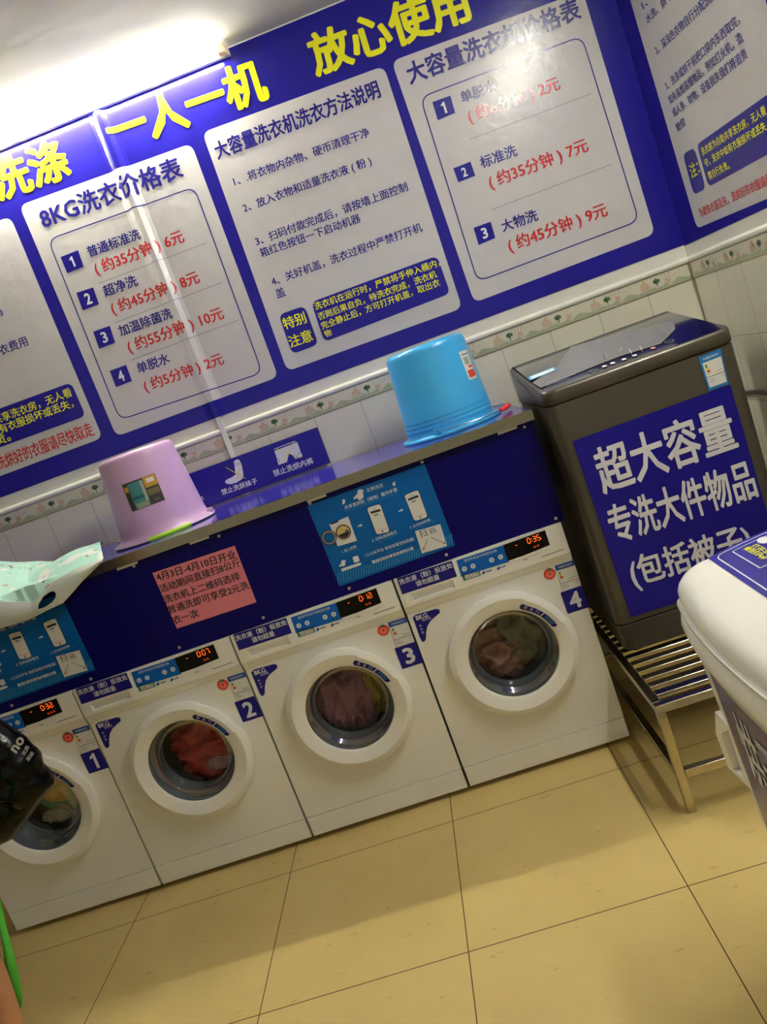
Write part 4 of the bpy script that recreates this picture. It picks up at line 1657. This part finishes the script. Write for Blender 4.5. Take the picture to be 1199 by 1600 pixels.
# ------------------------------------------------------------------ white machine at the right edge of the picture
# its bowed front faces -x; far side at y = WY1, domed lid
WY0, WY1, WXB = -1.74, -1.0, 2.99
WYC, WYH = (WY0 + WY1) / 2, (WY1 - WY0) / 2
WPL = mat('white_glossy_plastic', (240, 238, 226), .22)
WPL2 = mat('grey_white_plastic', (214, 210, 198), .35)
t = thing('top_load_machine', 'white top loading machine with a domed lid, cut by the right picture edge', 'washing machine', (2.46, WY1, 0))


def fx(y, z):
    """x of the bowed front"""
    return 2.420 + .040 * abs((y - WYC) / WYH) ** 2.2 + .05 * max(0, .80 - z)


def plan_w(z, k, r=.035, n=8, dome=None, kf=0.0):
    """closed outline inset by k at height z"""
    pts = []
    x0, x1, y0, y1 = 2.46 + (.05 * max(0, .80 - z) if dome is None else 0) + k + kf, WXB - k, WY0 + k, WY1 - k
    for x, y in rrect(x0, x1, y0, y1, r, n):
        pts.append((x, y))
    out = []
    m = len(pts)
    for i, (x, y) in enumerate(pts):
        out.append((x, y))
        if i == m - 1 or (i == 3 * (n + 1) - 1 and False):
            pass
    # bow the front: points between the two front corners
    i0 = 3 * n + 2                                   # last point of the far front corner arc
    far = out[:i0 + 1]
    near = out[i0 + 1:]
    ya, yb = far[-1][1], near[0][1]
    mid = [(x0, ya + (yb - ya) * q / 15) for q in range(1, 15)]
    res = far + mid + near
    fin = []
    for x, y in res:
        w = max(0.0, 1 - (x - x0) / .12)
        fin.append((x - w * (.040 - .040 * min(1, abs((y - WYC) / WYH)) ** 2.2), y))
    if dome is None:
        return [(x, y, z) for x, y in fin]
    return [(x, y, dome(x, y)) for x, y in fin]


def crown(x, y):
    return .9485 - .55 * (x - 2.72) ** 2 - .010 * (y - WYC) ** 2


mb = MB()
loft(mb, [plan_w(z, k) for z, k in ((.02, .012), (.40, .006), (.70, .004), (.775, .003), (.792, -.006), (.812, -.010), (.832, -.006), (.842, .004), (.852, .004))], WPL)
mb.build('body', t, smooth=True, angle=50)
mb = MB()
loft(mb, [plan_w(0, .05), plan_w(.02, .05)], DARKGAP)
mb.build('base', t)
mb = MB()
loft(mb, [plan_w(.851, -.003), plan_w(.856, -.007), plan_w(.861, -.006), plan_w(.866, .004)], WPL2)
mb.build('rim', t, smooth=True, angle=50)
mb = MB()
loft(mb, [plan_w(.864, .002), plan_w(.872, .001), plan_w(0, .002, .03, dome=lambda x, y: crown(x, y) - .024), plan_w(0, .004, .03, dome=lambda x, y: crown(x, y) - .014, kf=.003),
          plan_w(0, .009, .03, dome=lambda x, y: crown(x, y) - .005, kf=.008), plan_w(0, .016, .03, dome=lambda x, y: crown(x, y) - .0012, kf=.014), plan_w(0, .024, .03, dome=crown, kf=.022)], WPL, True, False)
bmx = bmesh.new()
f_ = bmx.faces.new([bmx.verts.new((x, y, 0)) for x, y, z in plan_w(0, .024, .03, dome=crown, kf=.022)])
for k in range(1, 20):
    bmesh.ops.bisect_plane(bmx, geom=bmx.verts[:] + bmx.edges[:] + bmx.faces[:], plane_co=(2.42 + k * .029, 0, 0), plane_no=(1, 0, 0), dist=1e-5)
for k in range(1, 10):
    bmesh.ops.bisect_plane(bmx, geom=bmx.verts[:] + bmx.edges[:] + bmx.faces[:], plane_co=(0, WY0 + k * .074, 0), plane_no=(0, 1, 0), dist=1e-5)
for v in bmx.verts:
    v.co.z = crown(v.co.x, v.co.y)
bmx.verts.index_update()
mb.add([v.co.copy() for v in bmx.verts], [[v.index for v in f.verts] for f in bmx.faces], WPL)
bmx.free()
o = mb.build('lid', t)
bmx = bmesh.new()
bmx.from_mesh(o.data)
bmesh.ops.remove_doubles(bmx, verts=bmx.verts, dist=2e-4)
bmesh.ops.recalc_face_normals(bmx, faces=bmx.faces)
bmx.to_mesh(o.data)
bmx.free()
for p in o.data.polygons:
    p.use_smooth = True
o.data.set_sharp_from_angle(angle=radians(60))


def L(px, py):
    z = .93
    for _ in range(12):
        p = on(px, py, 2, z)
        z = crown(p.x, p.y)
    return p


mb = MB()
A0 = L(1107, 873)
u = L(1199, 829) - A0
v = L(1199, 935) - A0
u = u / u.length
v = v / v.length


def lq(uu, vv, d=.0012):
    p = A0 + u * uu + v * vv
    return Vector((p.x, p.y, crown(p.x, p.y) + d))


def lstrip(a, b, w, m, d):
    n = 8
    dd = Vector((b[0] - a[0], b[1] - a[1])).normalized()
    nn = Vector((-dd.y, dd.x)) * w / 2
    for k in range(n):
        q0 = (a[0] + (b[0] - a[0]) * k / n, a[1] + (b[1] - a[1]) * k / n)
        q1 = (a[0] + (b[0] - a[0]) * (k + 1) / n, a[1] + (b[1] - a[1]) * (k + 1) / n)
        mb.poly([lq(q0[0] - nn.x, q0[1] - nn.y, d), lq(q1[0] - nn.x, q1[1] - nn.y, d), lq(q1[0] + nn.x, q1[1] + nn.y, d), lq(q0[0] + nn.x, q0[1] + nn.y, d)], m)


def loutline(c, r, w, m, d):
    pts = rpoly([(a, b, 0) for a, b in c], r)
    for a, b in zip(pts, pts[1:] + pts[:1]):
        if (a - b).length > 1e-5:
            lstrip((a.x, a.y), (b.x, b.y), w, m, d)


SU, SV = .36, .50
for i in range(12):
    for j in range(8):
        mb.poly([lq(SU * i / 12, SV * j / 8), lq(SU * (i + 1) / 12, SV * j / 8), lq(SU * (i + 1) / 12, SV * (j + 1) / 8), lq(SU * i / 12, SV * (j + 1) / 8)], NAVY)


def luv(px, py):
    p = L(px, py) - A0
    # solve p = u*a + v*b in the plan
    det = u.x * v.y - u.y * v.x
    return (p.x * v.y - p.y * v.x) / det, (u.x * p.y - u.y * p.x) / det


a1, b1 = luv(1119, 871)
loutline([(a1, b1), (SU - a1, b1), (SU - a1, SV - b1), (a1, SV - b1)], .018, .0026, WINK, .0018)
a2, b2 = luv(1145, 863)
a3, b3 = luv(1190, 888.5)
loutline([(a2, b2), (a2 + .16, b2), (a2 + .16, b3), (a2, b3)], .004, .0022, WINK, .0018)
for s_, p_, q_ in (('打开手机', (1172.5, 855.5), (1204, 874)), ('微信扫App', (1159.5, 860), (1192.5, 876.5))):
    A, B = luv(*p_), luv(*q_)
    ta, tb = lq(*A, .0018), lq(*B, .0018)
    text(mb, s_, ta, tb, YINK, up=u * .015, bold=.03)
a4, b4 = luv(1195, 845)
n = 18
mb.poly([lq(a4 + .012 * cos(2 * pi * k / n), b4 + .02 * sin(2 * pi * k / n), .0018) for k in range(n)], WINK)
mb.build('lid_sticker', t)
# violet sticker with large characters on the front


def wfs(px, py, d=.0015):
    x = 2.43
    for _ in range(25):
        p = on(px, py, 0, x)
        x = .5 * x + .5 * (fx(p.y, p.z) + .004 - d)
    return p


def wf(y, z, d=.0015):
    return Vector((fx(y, z) + .004 - d, y, z))


mb = MB()
c1, c2 = wfs(1108, 1047), wfs(1199, 1315)
zt_, zb_ = c1.z, max(.1, c2.z - .02)
ya, yb_ = c1.y, WY0 + .12
NY, NZ = 14, 5
VIOL = mat('sticker_violet', (58, 50, 122), .25)
for i in range(NY):
    for j in range(NZ):
        y0_, y1_ = ya + (yb_ - ya) * i / NY, ya + (yb_ - ya) * (i + 1) / NY
        z0_, z1_ = zb_ + (zt_ - zb_) * j / NZ, zb_ + (zt_ - zb_) * (j + 1) / NZ
        mb.poly([wf(y0_, z0_), wf(y1_, z0_), wf(y1_, z1_), wf(y0_, z1_)], VIOL)


def wtext(s_, y0, y1, z0, hh):
    k = len(mb.v)
    A = wf(y0, z0, .003)
    text(mb, s_, A, Vector((A.x, y1, z0)), WINK, up=Vector((0, 0, hh)), bold=.03)
    for i in range(k, len(mb.v)):
        p = mb.v[i]
        mb.v[i] = wf(p.y, p.z, .0028)


r1 = wfs(1187, 1222)
r1t = wfs(1136, 1098)
wtext('烘干衣物', r1t.y - .015, yb_ + .03, r1.z, r1t.z - r1.z)
wtext('大件勿放', r1t.y - .02, yb_ + .06, r1.z - .13, .085)
mb.build('front_sticker', t)
# carrying handle on the far side, its hollow open to the front
mb = MB()
HXP = 2.452


def H(px, py, dx=0.0):
    return on(px, py, 0, HXP) + Vector((dx, 0, 0))


ro = [H(1138, 1134), H(1117.5, 1112), H(1119, 1146), H(1138, 1199), H(1178, 1238), H(1172, 1222)]
ri = [H(1138, 1141), H(1128, 1146), H(1128.5, 1150), H(1146, 1203), H(1163, 1217), H(1162, 1214)]
n = 6
bk = [p + Vector((.016, 0, 0)) for p in ri]
ob = [p + Vector((.10, 0, 0)) for p in ro]
mb.add(ro + ri + bk, [(i, (i + 1) % n, n + (i + 1) % n, n + i) for i in range(n)] + [(n + i, n + (i + 1) % n, 2 * n + (i + 1) % n, 2 * n + i) for i in range(n)], WPL)
mb.poly(bk, mat('recess_shade_grey', (138, 144, 144), .5))  # darker grey paints shade into the hollow of the white handle
mb.add(ro + ob, [(i, (i + 1) % n, n + (i + 1) % n, n + i) for i in range(n)] + [tuple(range(n, 2 * n))], WPL)
mb.build('side_handle', t)

# ------------------------------------------------------------------ mint plastic bag lying over the cabinet edge
def mint_material():
    m = bpy.data.materials.new('mint_plastic')
    m.use_nodes = True
    nt = m.node_tree
    b = nt.nodes['Principled BSDF']
    b.inputs['Roughness'].default_value = .32
    tc = nt.nodes.new('ShaderNodeTexCoord')
    cur = None

    def layer(scale, lo, hi, col, prev, seed):
        mp = nt.nodes.new('ShaderNodeMapping')
        mp.inputs['Location'].default_value = (seed, seed * 2, seed * 3)
        nt.links.new(tc.outputs['Object'], mp.inputs[0])
        n = nt.nodes.new('ShaderNodeTexNoise')
        n.inputs['Scale'].default_value = scale
        n.inputs['Detail'].default_value = 2
        nt.links.new(mp.outputs[0], n.inputs['Vector'])
        r = nt.nodes.new('ShaderNodeMapRange')
        r.inputs[1].default_value = lo
        r.inputs[2].default_value = hi
        nt.links.new(n.outputs['Fac'], r.inputs[0])
        x = nt.nodes.new('ShaderNodeMix')
        x.data_type = 'RGBA'
        nt.links.new(r.outputs[0], x.inputs[0])
        if isinstance(prev, tuple):
            x.inputs[6].default_value = (*lin(prev), 1)
        else:
            nt.links.new(prev, x.inputs[6])
        x.inputs[7].default_value = (*lin(col), 1)
        return x.outputs[2]
    cur = layer(14, .56, .60, (238, 240, 232), (186, 232, 214), 1.0)
    cur = layer(30, .665, .68, (120, 96, 74), cur, 4.0)
    cur = layer(34, .70, .71, (220, 150, 150), cur, 9.0)
    nt.links.new(cur, b.inputs['Base Color'])
    b.inputs['Transmission Weight'].default_value = 0.0
    b.inputs['Subsurface Weight'].default_value = 0.0
    return m


MINT = mint_material()
MINTIN = mat('bag_inside', (222, 232, 222), .4)
# top sheet: from the back of the cabinet over the front edge; columns run along the cabinet
TOPPX = [(-60, 872), (0, 878), (40, 878.5), (87, 878), (101, 871), (127, 859), (157, 851), (166, 849)]      # far outline
HEMPX = [(-60, 940), (0, 939.5), (40, 941), (50, 941), (61, 931.5), (85, 908), (116, 890), (154, 875), (166, 871)]       # fold between print and plain inside
LOWPX = [(-60, 986), (0, 982), (40, 970), (54, 964), (72, 954.5), (99, 942), (115, 924), (128, 909), (145, 892), (157, 880), (166, 875)]      # lowest edge


def interp(L_, x):
    for (a, b), (c, d) in zip(L_, L_[1:]):
        if a <= x <= c:
            return b + (d - b) * (x - a) / (c - a)
    return L_[-1][1] if x > L_[-1][0] else L_[0][1]


NU, NV = 150, 80
vs, fsA, fsB = [], [], []
for i in range(NU + 1):
    px = -60 + 222 * i / NU
    yt, yh, yl = interp(TOPPX, px), interp(HEMPX, px), interp(LOWPX, px)
    # the far outline stands a little above the shelf, the fold on the cabinet edge, the lower edge hangs in front
    pt = on(px + (yt - 880) * 0.0, yt, 1, .30)
    ph = on(px, yh, 1, -.046)
    pb = on(px, yl, 1, -.052)
    ph.z = max(ph.z, pb.z + .004)
    for j in range(NV + 1):
        s = j / NV
        if s < .55:
            q = s / .55
            p = pt.lerp(ph, q)
            p.z += .03 * sin(pi * q) + .006 * noise.noise(Vector((p.x * 9, p.y * 9, 0)))
            base = ZC + .012 + .004 * noise.noise(Vector((p.x * 20, p.y * 20, 3)))
            if p.y > -.033:
                p.z = max(p.z, base)
        else:
            q = (s - .55) / .45
            p = ph.lerp(pb, q)
            p.y += -.012 * sin(pi * q) + .004 * noise.noise(Vector((p.x * 14, p.z * 14, 7)))
        vs.append(p)
hc = Vector(on(75, 938 - 10, 1, -.04))
mbT = MB()
hole = [(61, 951.5), (62.5, 943), (68, 933), (77, 925.5), (85, 922.5), (90, 925.5), (89, 932), (83, 940), (73, 947)]
hole3 = [on(a, b, 1, -.05) for a, b in hole]


def inside(p):
    c = False
    n = len(hole3)
    for k in range(n):
        a, b = hole3[k], hole3[k - 1]
        if (a.z > p.z) != (b.z > p.z) and p.x < (b.x - a.x) * (p.z - a.z) / (b.z - a.z) + a.x:
            c = not c
    return c


for i, p in enumerate(vs):                       # the rim of the grip hole runs smoothly
    if i % (NV + 1) < int(.55 * NV):
        continue
    best = None
    for a, b in zip(hole3, hole3[1:] + hole3[:1]):
        d2 = Vector((b.x - a.x, b.z - a.z))
        t_ = min(max(((p.x - a.x) * d2.x + (p.z - a.z) * d2.y) / d2.length_squared, 0), 1)
        c2 = Vector((a.x + d2.x * t_, a.z + d2.y * t_))
        dd = (Vector((p.x, p.z)) - c2).length
        if best is None or dd < best[0]:
            best = (dd, c2)
    if best[0] < .0032:
        p.x, p.z = best[1]
for i in range(NU):
    for j in range(NV):
        q = (i * (NV + 1) + j, (i + 1) * (NV + 1) + j, (i + 1) * (NV + 1) + j + 1, i * (NV + 1) + j + 1)
        ctr = sum((vs[k] for k in q), Vector()) / 4
        if j >= int(.55 * NV) and inside(ctr):
            continue
        (fsA if j < int(.55 * NV) else fsB).append(q)
mbT.add(vs, fsA, MINT)
k0 = len(mbT.v)
mbT.mi(MINTIN)
for f in fsB:
    mbT.f.append(list(f))
    mbT.m.append(1)
o = mbT.build('plastic_bag', smooth=True, angle=80)
md = o.modifiers.new('thick', 'SOLIDIFY')
md.thickness = .0012
tag(o, 'mint printed plastic bag hanging over the left end of the cabinet edge', 'bag')

# ------------------------------------------------------------------ person at the left with a black carrier bag
SKIN = mat('skin', (182, 128, 92), .5, var=.04, vscale=8)
GRNC = mat('green_cloth', (84, 196, 62), .7, var=.05, vscale=10)
HAIR = mat('hair_black', (24, 20, 18), .5)
PX, PY = .455, -.84
person = thing('person', 'person with a bare leg and a bright green skirt at the lower left picture edge', 'person', (PX, PY, 0))


def skin(name, pts, edges, m, parent, root=0, sub=2):
    base = wloc(parent)
    me = bpy.data.meshes.new(name)
    me.from_pydata([tuple(Vector(p[:3]) - base) for p in pts], edges, [])
    me.materials.append(m)
    o = bpy.data.objects.new(name, me)
    put(o, parent)
    sk = o.modifiers.new('skin', 'SKIN')
    sk.use_smooth_shade = True
    if not me.skin_vertices:
        bm = bmesh.new()
        bm.from_mesh(me)
        bm.verts.layers.skin.verify()
        bm.to_mesh(me)
        bm.free()
    for k, p in enumerate(pts):
        r = p[3] if len(p) == 4 else p[3:5]
        me.skin_vertices[0].data[k].radius = (r, r) if not isinstance(r, tuple) else r
        me.skin_vertices[0].data[k].use_root = (k == root)
    ss = o.modifiers.new('subsurf', 'SUBSURF')
    ss.levels = sub
    ss.render_levels = sub
    return o


pts, ed = [], []


def chain(start, lst):
    k = start
    for p in lst:
        pts.append(p)
        if k is not None:
            ed.append((k, len(pts) - 1))
        k = len(pts) - 1
    return k


pel = chain(None, [(PX, PY, .88, .12, .10)])
chest = chain(pel, [(PX, PY + .01, 1.02, .105, .085), (PX, PY, 1.18, .125, .09), (PX, PY - .01, 1.30, .10, .07)])
neck = chain(chest, [(PX, PY, 1.37, .048), (PX, PY + .015, 1.42, .045)])
head = chain(neck, [(PX, PY + .035, 1.47, .068, .075), (PX, PY + .035, 1.535, .078, .092), (PX, PY + .02, 1.60, .072, .082), (PX, PY + .01, 1.635, .045)])
nose_i = len(pts)
pts.append((PX, PY + .135, 1.52, .010))
ed.append((head - 2, nose_i))
LEGC = {}
for s in (-1, 1):
    lx = PX + s * .085
    chain(pel, [(lx, PY + .005, .80, .082), (lx + s * .02, PY + .01, .48, .050), (lx + s * .025, PY - .01, .38, .050), (lx + s * .02, PY - .015, .24, .040), (lx + s * .02, PY - .02, .10, .028), (lx + s * .02, PY + .0, .045, .032), (lx + s * .022, PY + .10, .030, .034), (lx + s * .022, PY + .17, .022, .022)])
HAND = Vector((.60, -.56, 1.03))
for s in (-1, 1):
    if s == 1:
        e = [(PX + .15, PY, 1.28, .045), (PX + .20, PY + .02, 1.17, .040), (PX + .235, PY + .03, 1.04, .034), (PX + .225, PY + .14, 1.035, .029), (HAND.x, HAND.y - .03, HAND.z + .004, .022, .026)]
    else:
        e = [(PX - .15, PY, 1.28, .045), (PX - .20, PY, 1.16, .040), (PX - .225, PY - .01, 1.02, .034), (PX - .225, PY + .05, .88, .028), (PX - .22, PY + .075, .79, .024)]
    w_ = chain(chest, e)
    wp = Vector(pts[w_][:3])
    fw = Vector((0, 1, -.1)).normalized() if s == 1 else Vector((0, .25, -1)).normalized()
    sd = Vector((1, 0, 0)) if s == 1 else Vector((0, 1, .2)).normalized()
    cu = Vector((0, 0, -1)) if s == 1 else Vector((1, 0, 0))
    palm = chain(w_, [tuple(wp + fw * .045) + (.026,)])
    for k, (of, ln) in enumerate(((-.027, .062), (-.009, .070), (.009, .066), (.026, .052))):
        b0 = wp + fw * .075 + sd * of
        chain(palm, [tuple(b0) + (.0088,), tuple(b0 + fw * ln * .40 + cu * ln * .22) + (.0082,), tuple(b0 + fw * ln * .42 + cu * ln * .72) + (.0072,)])
    b0 = wp + fw * .03 - sd * .034
    chain(w_, [tuple(b0) + (.0105,), tuple(b0 + fw * .03 + cu * .02 - sd * .006) + (.009,), tuple(b0 + fw * .045 + cu * .042) + (.008,)])
body = skin('body', pts, ed, SKIN, person)
# dress: rounded tube from the shoulders to the calf with a loose pointed hem at the right
TOPC = mat('dark_top', (44, 44, 50), .8)
for nm, prof, m in (('top', ((1.335, .085, .07), (1.31, .155, .085), (1.22, .160, .115), (1.05, .140, .115), (.86, .165, .135)), TOPC),
                    ('skirt', ((.93, .150, .125), (.85, .168, .138), (.75, .178, .143), (.62, .172, .140), (.52, .165, .138)), GRNC)):
    mb = MB()
    loft(mb, [[(PX + rx * cos(2 * pi * k / 40) * (1 + .03 * sin(7 * 2 * pi * k / 40 + z * 3) * (1.3 - z)), PY + .005 + ry * sin(2 * pi * k / 40) * (1 + .04 * cos(6 * 2 * pi * k / 40) * (1.3 - z)), z) for k in range(40)] for z, rx, ry in prof], m, False, False)
    o = mb.build(nm, person, smooth=True, angle=80)
    md = o.modifiers.new('thick', 'SOLIDIFY')
    md.thickness = .003
# loose sash end hanging beside the leg
SYP = -.80
mb = MB()
edgeR = [(-6, 1385), (-1, 1415), (3, 1450), (19.5, 1490.5), (31, 1520), (39.7, 1550), (38, 1563), (27, 1584.5)]
edgeL = [(-16, 1385), (-9, 1425), (3, 1459), (8.5, 1488), (7.5, 1523), (14, 1556), (19, 1568), (26.5, 1584)]
va = [on(*p, 1, SYP) for p in edgeR]
vb = [on(*p, 1, SYP) for p in edgeL]
for k, p in enumerate(va):
    p.y += .012 * sin(k * .9)
vm = [(a + b) / 2 + Vector((0, -.012, 0)) for a, b in zip(va, vb)]
n = len(va)
up_ = [Vector((PX + .172, SYP, .66)), Vector((PX + .15, SYP - .03, .66)), Vector((PX + .13, SYP - .02, .66))]
va = [up_[0]] + va
vm = [up_[1]] + vm
vb = [up_[2]] + vb
n += 1
mb.add(va + vm + vb, [(i, i + 1, n + i + 1, n + i) for i in range(n - 1)] + [(n + i, n + i + 1, 2 * n + i + 1, 2 * n + i) for i in range(n - 1)], GRNC)
o = mb.build('skirt_sash', person, smooth=True, angle=80, subsurf=2)
md = o.modifiers.new('thick', 'SOLIDIFY')
md.thickness = .003
# hair, eyes, mouth, shoes
mb = MB()
hcx, hcy, hcz = PX, PY + .01, 1.565
vs, fs = [], []
nu, nv = 28, 16
for j in range(nv + 1):
    th = pi * .62 * j / nv
    for i in range(nu):
        ph_ = 2 * pi * i / nu
        fr = max(0.0, sin(ph_))
        t2 = th * (1 - .42 * fr)
        vs.append((hcx + .098 * sin(t2) * cos(ph_), hcy - .006 + .112 * sin(t2) * sin(ph_), hcz + .105 * cos(t2)))
for j in range(nv):
    for i in range(nu):
        fs.append((j * nu + i, j * nu + (i + 1) % nu, (j + 1) * nu + (i + 1) % nu, (j + 1) * nu + i))
mb.add(vs, fs, HAIR)
o = mb.build('hair', person, smooth=True)
md = o.modifiers.new('thick', 'SOLIDIFY')
md.thickness = .012
md.offset = -1
for s in (-1, 1):
    mb = MB()
    mb.lathe([(.0001, -.011), (.008, -.008), (.011, 0), (.008, .008), (.0001, .011)], (PX + s * .031, PY + .108, 1.552), 'z', mat('eye_white', (235, 232, 226), .3), n=12)
    mb.lathe([(.0001, .0), (.005, .0)], (PX + s * .031, PY + .1195, 1.552), 'y', BINK, n=10)
    mb.build('eye', person, smooth=True)
    mb = MB()
    mb.lathe([(.0001, -.028), (.012, -.02), (.015, 0), (.013, .018), (.0001, .028)], (PX + s * .088, PY + .02, 1.535), 'z', SKIN, n=10)
    mb.build('ear', person, smooth=True)
    mb = MB()
    lx = PX + s * .107
    loft(mb, [[(lx + r_ * .040 * cos(2 * pi * k / 20), PY + .055 + r_ * .125 * sin(2 * pi * k / 20), z) for k in range(20)] for z, r_ in ((.001, 1), (.012, 1.03), (.016, 1))], mat('sandal_dark', (40, 36, 36), .6))
    mb.build('sandal', person, smooth=True, angle=50)
mb = MB()
mb.lathe([(.0001, -.020), (.006, -.010), (.007, 0), (.006, .010), (.0001, .020)], (0, 0, 0), 'z', mat('lips', (168, 84, 78), .4), n=10)
mb.v = [Vector((PX + p.z, PY + .112 + p.y * .6, 1.487 + p.x * .6)) for p in mb.v]
mb.build('mouth', person, smooth=True)

# black carrier bag
BLK = mat('black_plastic', (3, 3, 4), .24, bump=.4, bscale=22, spec=.22)
BY = -.52


def BP(px, py):
    return on(px, py, 1, BY)


out = [(-28, 1115), (0, 1130), (20, 1144), (39, 1160), (61, 1183), (67, 1203), (86, 1222), (66, 1249), (47, 1275), (20, 1311), (0, 1321), (-40, 1328), (-85, 1325), (-120, 1296), (-135, 1240), (-132, 1180), (-112, 1130), (-84, 1104), (-58, 1100)]
o3 = [BP(*p) for p in out]
cen = sum(o3, Vector()) / len(o3)
NB = 72
dens = []
for k in range(NB):
    s = k / NB * len(o3)
    i = int(s)
    t_ = s - i
    a, b = o3[i % len(o3)], o3[(i + 1) % len(o3)]
    dens.append(a.lerp(b, t_))
vs, fs = [], []
NR = 14
TH = .085
for side in (-1, 1):
    for j in range(NR):
        q = 1 - j / NR
        for k in range(NB):
            p = cen.lerp(dens[k], q)
            dy = TH * sqrt(max(0, 1 - q ** 2.4))
            w_ = .020 * (noise.noise(p * 11 + Vector((0, side * 5, 0))) + .6 * (1 - 2 * abs(noise.noise(p * 24)))) * (1 - q ** 6)
            vs.append(Vector((p.x, BY + side * (dy + w_), p.z)))
    vs.append(Vector((cen.x, BY + side * TH, cen.z)))
blk = NR * NB + 1
for sd_ in (0, 1):
    o_ = sd_ * blk
    for j in range(NR - 1):
        for k in range(NB):
            f = (o_ + j * NB + k, o_ + j * NB + (k + 1) % NB, o_ + (j + 1) * NB + (k + 1) % NB, o_ + (j + 1) * NB + k)
            fs.append(f if sd_ else f[::-1])
    for k in range(NB):
        f = (o_ + (NR - 1) * NB + k, o_ + (NR - 1) * NB + (k + 1) % NB, o_ + blk - 1)
        fs.append(f if sd_ else f[::-1])
mb = MB()
mb.add(vs, fs, BLK)
BAG = mb.build('carrier_bag', smooth=True, angle=80)
bmx = bmesh.new()
bmx.from_mesh(BAG.data)
bmesh.ops.remove_doubles(bmx, verts=bmx.verts, dist=1e-5)
bmesh.ops.recalc_face_normals(bmx, faces=bmx.faces)
bmx.to_mesh(BAG.data)
bmx.free()
for p in BAG.data.polygons:
    p.use_smooth = True
tag(BAG, 'shiny black plastic carrier bag with white lettering held at the left edge', 'bag')
bv = BVHTree.FromPolygons([tuple(v) for v in vs], fs)
mb = MB()


def BT(px, py):
    return on(px, py, 1, BY - TH)


A = BT(26, 1178)
text(mb, 'no', A, BT(40, 1156), WINK, up=BT(16, 1171) - A, bold=.05)
A = BT(39, 1181)
text(mb, '优质', A, BT(47, 1167), WINK, up=BT(33, 1178) - A, bold=.02)
A = BT(45, 1190)
text(mb, '服装', A, BT(54, 1177), WINK, up=BT(40, 1186) - A, bold=.02)
mb2 = MB()
vv = []
for p in mb.v:
    d = (p - CAM).normalized()
    h = bv.ray_cast(p + Vector((0, -.25, 0)), Vector((0, 1, 0)))
    vv.append((h[0] + Vector((0, -.003, 0))) if h[0] is not None else p)
mb.v = vv
mb.build('lettering', BAG)
mb = MB()
top = max(o3, key=lambda p: p.z)
for dx in (-.035, .035):
    mb.tube([(top.x + dx, BY, top.z - .02), (HAND.x - .0 + dx * .4, BY - .0, HAND.z - .03), (HAND.x, HAND.y + .045, HAND.z - .004)], [.02, .012, .009], BLK, n=10)
mb.build('bag_handle', BAG, smooth=True)
